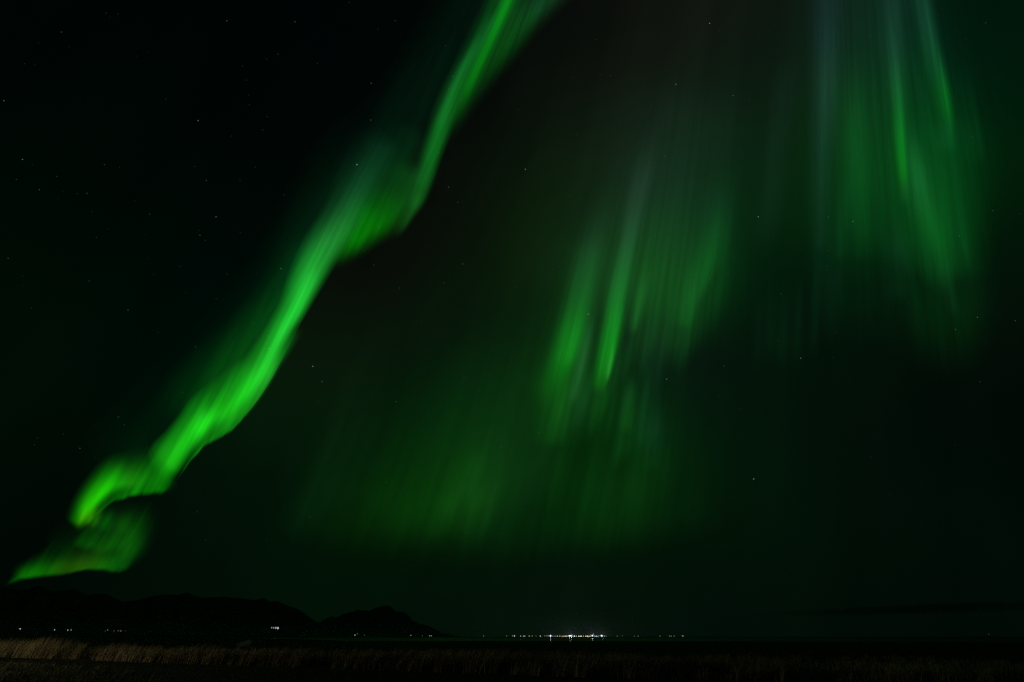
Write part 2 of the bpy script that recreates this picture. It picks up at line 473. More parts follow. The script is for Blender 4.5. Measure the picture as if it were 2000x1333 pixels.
def drape(name, root, pts, base=104e3, rise=90e3, per=4.0, fade=(True, True), ends=50.0, fine=230.0, seed=0.0, drop=2.3, sharp=1.3, wob=3.0, ray=0.25):
    """A curtain of rays that stand on a lower border. PTS rows: x, y of the border, (r,g,b) sRGB, ray length, softness of the border."""
    A = np.array([(x, y, *lin(c), ln, sf) for x, y, c, ln, sf in pts], float)
    A = catmull(A, per)
    n = len(A)
    up = np.stack([VANISH[0] - A[:, 0], VANISH[1] - A[:, 1]], -1); up /= np.linalg.norm(up, axis=1, keepdims=True)
    jit = np.array([mnoise.fractal(Vector((i * per * 0.06, seed, 0)), 0.8, 2.0, 3) for i in range(n)])
    jit2 = np.array([mnoise.fractal(Vector((i * per * 0.045, seed + 50, 0)), 0.8, 2.0, 3) for i in range(n)])
    col = np.clip(1 + ray * np.array([mnoise.fractal(Vector((i * per * 0.035, seed + 90, 0)), 0.7, 2.1, 4) for i in range(n)]), 0.1, 2.2)
    k = 30
    v = np.concatenate([np.linspace(-1, 0, 9)[:-1], np.linspace(0, 1, k - 8) ** 1.3])
    off = np.where(v[None, :] < 0, A[:, 6:7] * v[None, :] * 1.6, A[:, 5:6] * v[None, :] * (1 + 0.30 * jit2[:, None])) + wob * jit[:, None]
    low = np.clip(1 + v, 0, 1); low = low * low * (3 - 2 * low)
    hi = np.exp(-drop * np.clip(v, 0, 1) ** sharp); hi = (hi - hi[-1]) / (1 - hi[-1])
    prof = np.where(v < 0, low, hi)
    X = A[:, 0:1] + up[:, 0:1] * off; Y = A[:, 1:2] + up[:, 1:2] * off
    glow = A[:, None, 2:5] * (prof[None, :] * (envelope(A, fade, ends) * col)[:, None])[..., None]
    return sheet(name, root, X, Y, glow, np.clip(v[None, :], 0, 1), base, rise, fine, seed)


def aurora_root(name, px, py, label, alt=104e3):
    p = shell(np.array(px), np.array(py), np.array(alt))
    return empty(name, tuple(float(round(x)) for x in p), label, 'aurora')


# ---- the bright ribbon on the left
rb = aurora_root('aurora_ribbon', 40, 1128, 'bright green ribbon of northern lights winding from the dark mountains to the top edge')
curtain('glow', rb, [   # soft halo on the upper side
    (180, 985, (0, 8, 2), 40, 22), (250, 900, (0, 14, 3), 42, 30), (350, 800, (0, 12, 2), 40, 34), (450, 690, (0, 14, 3), 38, 34),
    (530, 570, (0, 17, 5), 34, 30), (610, 450, (2, 26, 10), 34, 32), (700, 340, (2, 23, 10), 42, 40), (770, 270, (1, 19, 9), 42, 38),
    (830, 180, (1, 20, 10), 38, 36), (900, 60, (1, 16, 9), 36, 36), (950, -60, (1, 14, 9), 34, 36)], base=112e3, rise=160e3, per=9, fade=(True, False), ends=120, fine=90, seed=1)
drape('rays', rb, [   # rays that stand on the scalloped lower border
    (330, 956, (2, 50, 0), 70, 9), (342, 944, (3, 44, 1), 90, 10), (356, 922, (8, 74, 5), 110, 10), (376, 894, (14, 112, 10), 120, 9), (404, 864, (14, 112, 12), 130, 9), (424, 852, (12, 104, 10), 140, 9), (440, 844, (14, 110, 12), 150, 9),
    (466, 824, (14, 108, 14), 150, 9), (500, 784, (16, 106, 18), 150, 9), (520, 756, (16, 100, 20), 150, 9), (542, 718, (14, 90, 20), 150, 10), (566, 672, (10, 70, 18), 150, 10), (594, 618, (6, 50, 14), 140, 10)], seed=70, fine=190, drop=2.6, sharp=1.0, ray=0.55, wob=6, per=2.5)
curtain('band', rb, [   # the main band, lower part
    (318, 942, (0, 110, 0), 12, 7), (338, 905, (30, 182, 22), 24, 10), (362, 868, (30, 198, 25), 21, 11), (386, 842, (32, 202, 26), 22, 12), (410, 818, (28, 188, 25), 25, 12),
    (438, 800, (24, 172, 18), 27, 14), (462, 780, (24, 172, 22), 26, 13), (488, 752, (25, 176, 26), 24, 12), (512, 722, (26, 172, 32), 20, 12), (532, 685, (26, 172, 36), 17, 10),
    (552, 645, (28, 180, 44), 15, 10), (576, 605, (30, 184, 48), 16, 11), (598, 560, (34, 182, 54), 19, 13), (620, 515, (34, 164, 54), 21, 15),
    (642, 478, (34, 140, 54), 22, 16), (664, 446, (30, 112, 48), 23, 16), (684, 412, (22, 84, 40), 24, 17), (704, 372, (14, 60, 32), 26, 18), (732, 322, (8, 38, 22), 28, 20), (770, 262, (3, 20, 12), 28, 20)],
    power=2.2, soft=1.45, seed=2, per=4)
curtain('veil', rb, [   # fuzzy high side of the band
    (330, 850, (0, 26, 2), 26, 26), (380, 788, (0, 44, 2), 28, 30), (430, 738, (3, 58, 6), 28, 30), (478, 682, (4, 60, 8), 25, 26), (518, 622, (2, 58, 10), 20, 22), (552, 566, (0, 48, 9), 18, 20), (588, 506, (0, 38, 9), 20, 20), (630, 440, (0, 24, 7), 20, 20)], seed=71, fine=150, per=5, ends=80, soft=1.5)
curtain('core', rb, [   # bright inner streak
    (372, 866, (0, 60, 6), 8, 6), (388, 838, (14, 120, 14), 11, 7), (404, 812, (16, 110, 18), 11, 7), (420, 792, (6, 60, 8), 10, 6)], seed=3, across=0.2, per=3)
curtain('core', rb, [
    (470, 806, (0, 50, 8), 8, 5), (492, 766, (12, 96, 18), 10, 6), (516, 724, (24, 122, 32), 9, 6), (536, 686, (26, 128, 38), 7, 5), (556, 646, (26, 130, 40), 7, 6), (578, 606, (20, 122, 36), 8, 7), (600, 560, (16, 96, 32), 10, 8), (622, 514, (8, 60, 22), 10, 8)], seed=4, across=0.22, per=3)
curtain('edge', rb, [   # the sharp lower edge
    (406, 858, (0, 60, 0), 10, 4), (440, 834, (10, 96, 8), 12, 4.5), (466, 812, (14, 104, 10), 12, 5), (492, 784, (18, 110, 16), 12, 5), (518, 748, (26, 118, 30), 10, 4.5), (538, 712, (20, 110, 26), 9, 5), (560, 676, (6, 80, 12), 9, 6), (584, 632, (0, 60, 8), 9, 7)], seed=5, across=0.2, per=3)
curtain('fold', rb, [   # the fold below the upper arm
    (640, 520, (0, 34, 0), 14, 9), (668, 492, (0, 70, 0), 20, 11), (696, 468, (0, 104, 0), 26, 13), (722, 447, (0, 104, 0), 30, 14), (748, 430, (0, 90, 1), 30, 15), (772, 408, (2, 74, 6), 30, 15), (794, 384, (4, 58, 11), 28, 15), (812, 350, (4, 52, 14), 30, 14), (826, 312, (2, 34, 10), 26, 12)],
    seed=6, across=0.07, per=4)
curtain('fold', rb, [   # upward veil of the fold
    (690, 440, (0, 40, 2), 22, 22), (730, 390, (0, 40, 3), 28, 28), (766, 340, (0, 34, 4), 32, 32), (798, 290, (0, 25, 5), 30, 30), (825, 240, (0, 14, 5), 26, 24)], seed=7, across=0.05, per=6)
curtain('fold', rb, [   # thin tip that hangs from the fold
    (768, 470, (2, 26, 3), 9, 3), (784, 448, (6, 44, 8), 9, 4), (802, 420, (10, 58, 14), 9, 4.5), (816, 396, (10, 66, 18), 9, 5), (828, 368, (8, 62, 18), 9, 6)], seed=8, across=0.25, per=3)
curtain('arm', rb, [   # the upper arm
    (800, 420, (4, 36, 8), 10, 7), (818, 386, (9, 66, 18), 11, 8), (832, 345, (10, 88, 25), 11, 9), (843, 310, (11, 98, 27), 12, 9), (856, 270, (12, 102, 29), 13, 10), (870, 230, (12, 98, 28), 14, 11), (888, 190, (10, 92, 22), 15, 12),
    (910, 148, (7, 84, 18), 16, 14), (932, 108, (6, 78, 16), 17, 14), (956, 62, (6, 72, 16), 18, 16), (978, 20, (6, 70, 16), 19, 18), (1000, -30, (6, 66, 16), 22, 20), (1020, -80, (6, 60, 14), 24, 22)],
    power=2.2, seed=9, across=0.14, per=4, fade=(True, False))
curtain('arm', rb, [   # saturated streak
    (868, 285, (0, 4, 0), 7, 5), (888, 243, (0, 22, 0), 7, 5), (905, 204, (0, 48, 0), 7, 5), (920, 164, (0, 74, 0), 8, 6), (938, 124, (0, 82, 0), 8, 6), (956, 86, (0, 86, 2), 8, 6), (974, 46, (0, 100, 6), 8, 6), (990, 8, (0, 104, 6), 8, 7), (1008, -36, (0, 96, 6), 9, 8)], seed=10, per=4, ends=(90, 40), fade=(True, False))
curtain('arm', rb, [   # right-hand stripe that widens at the top
    (852, 318, (0, 3, 0), 8, 6), (880, 262, (0, 16, 1), 9, 7), (910, 206, (1, 34, 4), 11, 9), (945, 146, (2, 52, 8), 14, 12), (984, 92, (4, 64, 14), 18, 14), (1024, 42, (8, 66, 22), 22, 14), (1062, 2, (11, 58, 30), 24, 14), (1105, -42, (8, 48, 24), 28, 16)], seed=11, per=4, ends=(110, 40), fade=(True, False))
curtain('arm', rb, [   # grey-green left edge
    (850, 268, (3, 26, 10), 7, 6), (872, 205, (6, 46, 18), 7, 6), (896, 150, (9, 58, 26), 7, 6), (922, 106, (10, 62, 28), 7, 6), (948, 62, (6, 46, 20), 7, 6), (972, 14, (2, 30, 12), 8, 7)], seed=12, across=0.2, per=4)
curtain('hook', rb, [   # the hook above the mountains
    (144, 1032, (0, 60, 0), 9, 6), (157, 1012, (20, 122, 0), 11, 7), (172, 992, (30, 172, 2), 13, 7), (190, 972, (32, 180, 4), 15, 7.5), (210, 954, (28, 174, 4), 17, 8), (230, 943, (22, 152, 4), 20, 9), (254, 940, (22, 112, 4), 22, 10), (284, 936, (10, 84, 2), 24, 11), (312, 930, (6, 84, 2), 24, 14), (330, 918, (6, 80, 4), 18, 14)],
    seed=13, fine=110, per=3, ends=16)
drape('hook', rb, [   # the rays of the hook
    (150, 1036, (2, 44, 0), 70, 8), (176, 1016, (4, 60, 0), 80, 8), (200, 994, (4, 72, 0), 100, 8), (224, 974, (4, 84, 2), 110, 8), (250, 966, (6, 96, 2), 120, 8), (285, 957, (6, 98, 2), 140, 9), (318, 956, (6, 96, 2), 150, 9), (338, 946, (2, 70, 2), 140, 9)], seed=14, fine=220, drop=2.6, sharp=1.0, ends=22, ray=0.8, wob=5)
drape('hook', rb, [(140, 1052, (0, 20, 0), 60, 12), (160, 1058, (3, 46, 0), 66, 12), (186, 1066, (4, 50, 1), 74, 13), (214, 1068, (3, 48, 1), 80, 14), (242, 1060, (3, 46, 1), 84, 15), (270, 1036, (1, 28, 0), 80, 16)], seed=72, fine=280, per=2, drop=1.6, sharp=1.2, ray=1.0, wob=6, ends=24)
for i, (x, y, dx, c, w) in enumerate([(158, 1010, 0, (60, 120, 0), 4), (172, 1010, 0, (40, 110, 0), 5), (184, 1016, 0, (20, 82, 4), 5), (204, 1022, 0, (2, 66, 4), 8), (236, 1024, 0, (6, 44, 2), 11)]):
    c0 = tuple(v * 0.45 for v in c)
    curtain('ray', rb, [(x - 12, y + 34, (0, 14, 0), w, w * .7), (x - 5, y + 18, c0, w, w * .8), (x + 4, y, c, w, w), (x + 16, y - 26, c0, w * 1.2, w), (x + 28, y - 52, (0, 14, 0), w * 1.4, w)], seed=15 + i, across=0.3, per=3)
drape('tail', rb, [   # the lower fold of the tail
    (10, 1138, (0, 20, 0), 46, 9), (32, 1130, (6, 88, 0), 56, 8), (54, 1124, (12, 102, 0), 68, 8), (90, 1119, (12, 86, 0), 80, 8), (130, 1115, (28, 76, 2), 86, 8), (165, 1109, (30, 78, 2), 92, 6), (198, 1107, (14, 78, 2), 100, 7), (224, 1110, (12, 84, 6), 110, 8), (246, 1107, (8, 72, 4), 116, 9), (262, 1100, (2, 40, 2), 110, 10)],
    seed=22, fine=60, per=3, ends=30, drop=3.2, sharp=0.9, wob=1.5)
curtain('tail', rb, [(20, 1130, (0, 30, 0), 6, 4), (44, 1121, (4, 62, 0), 9, 5), (84, 1112, (4, 56, 0), 10, 5), (130, 1106, (14, 48, 0), 11, 6), (176, 1100, (12, 46, 1), 12, 6), (216, 1099, (4, 52, 2), 13, 8), (244, 1094, (0, 36, 0), 14, 9)], seed=73, per=3, ends=30)
curtain('tail', rb, [
    (90, 1086, (0, 22, 0), 18, 12), (150, 1066, (0, 22, 1), 22, 16), (205, 1056, (1, 30, 1), 24, 20), (246, 1046, (3, 38, 2), 24, 22), (276, 1022, (0, 18, 0), 22, 20)], seed=23, per=5)
curtain('tail', rb, [   # the rounded end that rises under the hook
    (206, 1094, (0, 36, 0), 18, 10), (236, 1088, (6, 62, 3), 20, 11), (256, 1072, (7, 62, 3), 20, 12), (268, 1044, (4, 50, 2), 20, 14), (274, 1010, (1, 34, 0), 20, 15), (272, 972, (0, 18, 0), 20, 16)], seed=24, per=3, ends=50)
# ---- the rayed curtain in the middle
mc = aurora_root('aurora_curtain', 1180, 760, 'dim green curtain of slanting rays in the middle of the sky')
curtain('veil', mc, [(1235, 690, (2, 22, 4), 70, 60), (1262, 620, (5, 46, 10), 85, 75), (1282, 550, (8, 54, 14), 88, 82), (1300, 470, (9, 44, 18), 88, 84), (1318, 390, (8, 30, 18), 84, 80), (1334, 310, (7, 22, 15), 80, 76), (1350, 220, (6, 16, 13), 76, 74), (1364, 130, (4, 10, 9), 74, 72)], base=110e3, rise=120e3, per=8, ends=110, seed=30)
curtain('ray', mc, [(1084, 880, (2, 34, 2), 24, 18), (1080, 812, (5, 46, 4), 24, 16), (1084, 768, (4, 58, 4), 22, 13), (1096, 728, (4, 88, 8), 18, 11), (1110, 690, (13, 122, 22), 17, 11), (1120, 652, (14, 118, 26), 17, 12), (1129, 612, (13, 96, 26), 17, 13), (1140, 565, (13, 72, 28), 18, 14), (1152, 515, (13, 54, 26), 19, 15), (1166, 465, (13, 38, 24), 20, 16), (1182, 410, (10, 26, 18), 20, 17), (1200, 345, (6, 16, 12), 20, 18)], seed=31, across=0.13)
curtain('ray', mc, [(1112, 800, (6, 22, 12), 8, 7), (1124, 764, (14, 46, 22), 8, 7), (1136, 718, (21, 62, 32), 8, 7), (1146, 672, (20, 60, 30), 8, 7), (1158, 615, (12, 44, 22), 8, 7), (1172, 555, (6, 28, 14), 8, 8)], seed=32, across=0.3)
curtain('ray', mc, [(1166, 778, (2, 22, 2), 10, 8), (1174, 748, (5, 80, 6), 11, 8), (1182, 718, (14, 116, 20), 12, 9), (1190, 680, (13, 128, 24), 13, 10), (1199, 630, (14, 122, 28), 13, 11), (1207, 580, (16, 98, 33), 13, 11), (1216, 528, (19, 76, 36), 13, 12), (1227, 472, (22, 56, 36), 13, 12), (1240, 412, (22, 40, 32), 14, 13), (1254, 352, (20, 34, 30), 15, 14), (1270, 285, (14, 24, 22), 16, 15), (1286, 215, (8, 14, 13), 17, 16)], power=2.4, seed=33, across=0.16)
curtain('ray', mc, [(1183, 756, (10, 40, 10), 2.5, 2), (1190, 724, (30, 86, 30), 3, 2.5), (1197, 690, (24, 78, 26), 3, 2.5), (1204, 655, (8, 40, 10), 3, 2.5)], seed=34, across=0.4, per=3)
curtain('ray', mc, [(1234, 664, (3, 28, 6), 7, 6), (1242, 622, (13, 58, 18), 7, 6), (1251, 580, (12, 56, 17), 8, 7), (1261, 535, (8, 38, 12), 8, 8), (1272, 480, (5, 22, 9), 9, 8)], seed=35, across=0.3)
curtain('ray', mc, [(1338, 656, (0, 22, 2), 14, 6), (1346, 622, (6, 52, 12), 18, 7), (1356, 584, (10, 60, 20), 20, 8), (1370, 545, (8, 60, 20), 20, 11), (1386, 505, (6, 60, 16), 19, 13), (1397, 462, (5, 52, 18), 18, 14), (1405, 415, (4, 40, 18), 17, 15), (1412, 360, (3, 26, 14), 17, 16), (1420, 300, (1, 14, 8), 17, 16)], seed=36, across=0.1)
curtain('ray', mc, [(1222, 858, (3, 26, 5), 9, 7), (1227, 815, (7, 48, 12), 9, 7), (1233, 765, (8, 48, 20), 9, 7), (1241, 712, (4, 26, 14), 9, 8)], seed=37, across=0.3)
curtain('ray', mc, [(1270, 930, (1, 18, 3), 16, 14), (1282, 850, (4, 24, 12), 14, 12), (1292, 770, (3, 18, 12), 14, 12)], seed=38, across=0.2)
curtain('veil', mc, [(1050, 800, (1, 18, 2), 26, 26), (1086, 740, (3, 36, 5), 30, 30), (1112, 650, (4, 38, 8), 34, 40), (1136, 560, (4, 28, 8), 36, 40), (1160, 460, (2, 16, 6), 36, 40)], across=0.1, per=7, seed=39)
curtain('ray', mc, [(905, 985, (1, 20, 2), 9, 7), (918, 950, (4, 30, 5), 9, 7), (930, 905, (4, 28, 6), 10, 8), (944, 855, (2, 18, 5), 12, 10)], seed=40, across=0.2)

drape('veil', mc, [(530, 971, (0, 8, 1), 200, 55), (600, 986, (1, 12, 2), 220, 55), (680, 1016, (2, 18, 1), 220, 55), (780, 1022, (2, 19, 1), 210, 55), (880, 1028, (2, 21, 2), 200, 55), (1000, 1032, (1, 19, 3), 200, 55), (1120, 1022, (1, 20, 2), 190, 55), (1240, 1018, (2, 20, 3), 190, 55), (1330, 990, (1, 14, 3), 190, 55), (1440, 971, (0, 6, 2), 190, 55)], seed=80, fine=60, per=8, drop=2.0, sharp=1.2, ray=0.7, ends=110, wob=8)
drape('veil', mc, [(600, 921, (2, 12, 2), 330, 40), (680, 951, (2, 17, 3), 330, 50), (760, 976, (2, 28, 3), 330, 60), (830, 982, (4, 38, 4), 330, 62), (905, 978, (7, 45, 7), 330, 62), (960, 958, (8, 42, 9), 330, 80), (1000, 936, (6, 33, 8), 330, 90), (1044, 911, (4, 24, 7), 330, 100), (1090, 891, (3, 18, 5), 320, 100), (1150, 881, (1, 8, 3), 300, 90)], seed=81, fine=55, per=6, drop=2.0, sharp=1.1, ray=0.4, ends=90, wob=7)
drape('veil', mc, [(1040, 876, (0, 10, 2), 240, 85), (1085, 916, (2, 24, 3), 260, 85), (1140, 948, (2, 24, 4), 260, 85), (1200, 954, (3, 30, 5), 270, 85), (1250, 944, (3, 30, 5), 260, 85), (1300, 916, (2, 20, 4), 240, 85), (1350, 891, (0, 9, 3), 220, 85)], seed=82, fine=90, per=5, drop=2.1, sharp=1.1, ray=0.7, ends=60, wob=8)
drape('veil', mc, [(556, 985, (1, 7, 1), 430, 70), (590, 980, (2, 11, 3), 440, 70), (630, 985, (3, 13, 4), 430, 70), (664, 990, (2, 10, 3), 420, 70)], seed=83, fine=60, per=4, drop=1.2, sharp=1.6, ray=0.5, ends=40, wob=6)
drape('veil', mc, [(1060, 840, (1, 12, 1), 260, 70), (1085, 800, (3, 30, 4), 300, 78), (1115, 778, (5, 36, 8), 320, 66), (1150, 778, (6, 34, 10), 330, 66), (1185, 752, (6, 36, 10), 330, 60), (1215, 700, (6, 38, 12), 320, 60), (1245, 668, (6, 36, 10), 320, 54), (1290, 652, (7, 38, 11), 320, 54), (1340, 656, (4, 36, 8), 320, 48), (1374, 604, (3, 34, 7), 300, 60), (1408, 552, (2, 28, 6), 280, 66), (1445, 508, (1, 20, 5), 260, 78)], seed=84, fine=170, per=3, drop=1.8, sharp=1.1, ray=0.6, ends=50, wob=7)
drape('ray', mc, [(1196, 872, (2, 20, 3), 170, 34), (1214, 868, (5, 38, 8), 190, 34), (1230, 856, (6, 40, 10), 200, 34), (1246, 846, (4, 30, 12), 200, 34), (1266, 846, (4, 24, 12), 190, 34), (1290, 840, (2, 14, 8), 180, 14)], seed=85, fine=260, per=2, drop=1.9, sharp=1.2, ray=0.9, ends=14, wob=9)

for i, (x, y, c, w, n) in enumerate([(1092, 800, (4, 34, 4), 7, 130), (1108, 812, (4, 30, 6), 5, 150), (1126, 806, (8, 30, 14), 5, 140), (1142, 790, (6, 30, 12), 5, 130), (1160, 815, (3, 34, 5), 6, 150), (1176, 806, (3, 32, 4), 5, 120), (1192, 820, (3, 26, 5), 6, 140), (1212, 815, (4, 26, 9), 5, 150), (1254, 800, (3, 22, 9), 7, 160), (1262, 700, (4, 22, 12), 7, 150), (1284, 720, (4, 18, 12), 8, 150), (1328, 700, (2, 20, 6), 9, 150)]):
    ux, uy = VANISH[0] - x, VANISH[1] - y; un = math.hypot(ux, uy); ux /= un; uy /= un
    curtain('ray', mc, [(x - ux * n * .45, y - uy * n * .45, (0, 5, 1), w, w), (x - ux * n * .15, y - uy * n * .15, tuple(v * .8 for v in c), w, w), (x + ux * n * .2, y + uy * n * .2, c, w, w), (x + ux * n * .7, y + uy * n * .7, (1, 8, 2), w * 1.2, w)], seed=100 + i, ends=60)

# ---- the tall curtain at the right
rc = aurora_root('aurora_curtain', 1860, 590, 'tall green and grey curtain of upright rays in the upper right sky')
curtain('veil', rc, [(1812, 560, (0, 10, 1), 80, 55), (1800, 500, (0, 28, 4), 95, 66), (1786, 420, (1, 42, 8), 105, 76), (1768, 320, (2, 50, 12), 104, 90), (1750, 200, (4, 46, 18), 96, 84), (1735, 80, (6, 36, 24), 90, 70), (1722, -40, (6, 30, 24), 84, 64)], base=110e3, rise=120e3, across=0.07, per=9, fade=(True, False), ends=110, seed=50)
curtain('ray', rc, [(1602, 500, (5, 14, 12), 10, 10), (1603, 400, (7, 20, 18), 11, 11), (1605, 315, (11, 28, 28), 12, 12), (1608, 245, (16, 38, 36), 13, 14), (1611, 170, (20, 44, 40), 14, 16), (1612, 100, (17, 38, 40), 15, 18), (1612, 20, (14, 28, 36), 16, 20), (1612, -60, (12, 24, 32), 17, 22)], seed=51, across=0.12, fade=(True, False))
curtain('ray', rc, [(1684, 520, (1, 16, 3), 15, 13), (1680, 440, (2, 30, 8), 16, 14), (1675, 360, (3, 44, 14), 18, 16), (1671, 290, (4, 50, 17), 19, 17), (1668, 220, (4, 46, 18), 20, 18), (1664, 140, (3, 32, 16), 21, 19), (1660, 60, (3, 20, 14), 22, 20)], seed=52, across=0.1)
curtain('ray', rc, [(1640, 520, (1, 16, 4), 10, 9), (1645, 450, (3, 28, 11), 11, 10), (1650, 390, (3, 26, 12), 11, 10), (1656, 320, (1, 16, 8), 11, 10)], seed=53, across=0.18)
curtain('ray', rc, [(1768, 410, (4, 16, 9), 7, 6), (1766, 372, (7, 44, 13), 7, 6), (1764, 338, (4, 80, 4), 7.5, 6), (1761, 300, (4, 90, 8), 8, 6), (1758, 255, (7, 88, 20), 8.5, 7), (1756, 212, (11, 74, 28), 10, 8), (1752, 162, (15, 62, 34), 12, 10), (1748, 105, (16, 46, 34), 13, 11), (1745, 45, (14, 36, 32), 14, 12), (1742, -30, (12, 30, 28), 14, 12)], seed=54, across=0.2, fade=(True, False))
curtain('ray', rc, [(1868, 630, (1, 5, 3), 6, 5), (1862, 598, (4, 17, 9), 8, 6), (1854, 558, (4, 24, 10), 12, 8), (1844, 515, (3, 38, 10), 17, 12), (1832, 472, (4, 54, 14), 19, 14), (1818, 430, (6, 58, 20), 18, 15), (1804, 390, (11, 60, 27), 17, 15), (1793, 345, (13, 64, 31), 15, 14), (1783, 300, (13, 62, 32), 14, 13), (1775, 250, (8, 42, 24), 13, 12), (1768, 195, (4, 26, 16), 12, 12)], seed=55, across=0.12)
curtain('ray', rc, [(1856, 310, (2, 28, 12), 16, 9), (1854, 272, (5, 44, 18), 15, 8), (1854, 238, (6, 60, 18), 14, 7), (1850, 208, (6, 76, 18), 13, 6.5), (1844, 176, (8, 80, 22), 13, 6.5), (1837, 148, (11, 74, 32), 13, 7), (1828, 112, (14, 68, 38), 13, 7.5), (1818, 66, (16, 58, 40), 14, 8), (1808, 14, (16, 50, 40), 15, 9), (1798, -40, (14, 42, 34), 16, 10)], seed=56, across=0.16, fade=(True, False))
curtain('ray', rc, [(1918, 330, (1, 14, 4), 22, 5), (1912, 270, (2, 24, 8), 24, 5), (1903, 220, (2, 22, 8), 22, 5), (1890, 150, (1, 14, 6), 20, 6), (1878, 90, (0, 8, 4), 18, 7)], seed=57, across=0.12)
curtain('ray', rc, [(1752, 600, (1, 14, 4), 16, 14), (1755, 540, (3, 20, 8), 16, 14), (1757, 470, (4, 20, 12), 14, 12), (1757, 410, (2, 12, 8), 12, 10)], seed=58, across=0.16)
curtain('veil', rc, [(1885, 560, (0, 18, 4), 30, 26), (1878, 480, (1, 36, 6), 36, 28), (1868, 400, (1, 38, 8), 38, 34), (1862, 310, (1, 30, 8), 36, 36), (1858, 220, (0, 18, 6), 34, 34)], across=0.06, per=8, seed=59)
for i, (x, y, g, w, n) in enumerate([(1478, 745, 12, 8, 200), (1500, 735, 16, 7, 220), (1524, 750, 17, 9, 230), (1552, 740, 14, 8, 230), (1586, 725, 15, 7, 240), (1618, 700, 8, 9, 220)]):
    curtain('ray', rc, [(x, y, (0, g * .3, 1), w, w), (x + 3, y - n * .25, (2, g, 5), w, w), (x + 7, y - n * .6, (2, g * .8, 6), w, w), (x + 11, y - n, (1, g * .3, 3), w, w)], seed=120 + i, ends=90)
curtain('ray', rc, [(1495, 520, (1, 6, 4), 16, 14), (1502, 420, (4, 16, 10), 16, 14), (1512, 320, (6, 18, 14), 17, 15), (1526, 210, (6, 14, 13), 18, 16), (1544, 90, (3, 8, 8), 18, 16)], seed=61, ends=80)
drape('veil', rc, [(1560, 466, (1, 6, 4), 420, 95), (1600, 511, (2, 16, 8), 460, 95), (1650, 531, (2, 20, 7), 480, 95), (1700, 541, (1, 14, 4), 480, 95), (1755, 571, (2, 16, 6), 500, 95), (1800, 588, (2, 27, 7), 500, 95), (1850, 598, (2, 28, 6), 520, 95), (1890, 576, (2, 25, 6), 500, 95), (1925, 531, (1, 12, 4), 460, 95), (1955, 486, (0, 4, 2), 400, 95)], seed=86, fine=110, per=4, drop=1.6, sharp=1.3, ray=0.65, ends=60, wob=14)
drape('veil', rc, [(1640, 420, (1, 10, 4), 420, 40), (1690, 440, (1, 18, 5), 440, 40), (1740, 470, (2, 18, 7), 460, 40), (1790, 500, (4, 36, 12), 480, 40), (1840, 520, (4, 38, 12), 480, 40), (1880, 480, (2, 24, 8), 440, 40), (1910, 440, (0, 10, 3), 400, 40)], seed=87, fine=130, per=3, drop=1.4, sharp=1.4, ray=0.7, ends=50, wob=16)


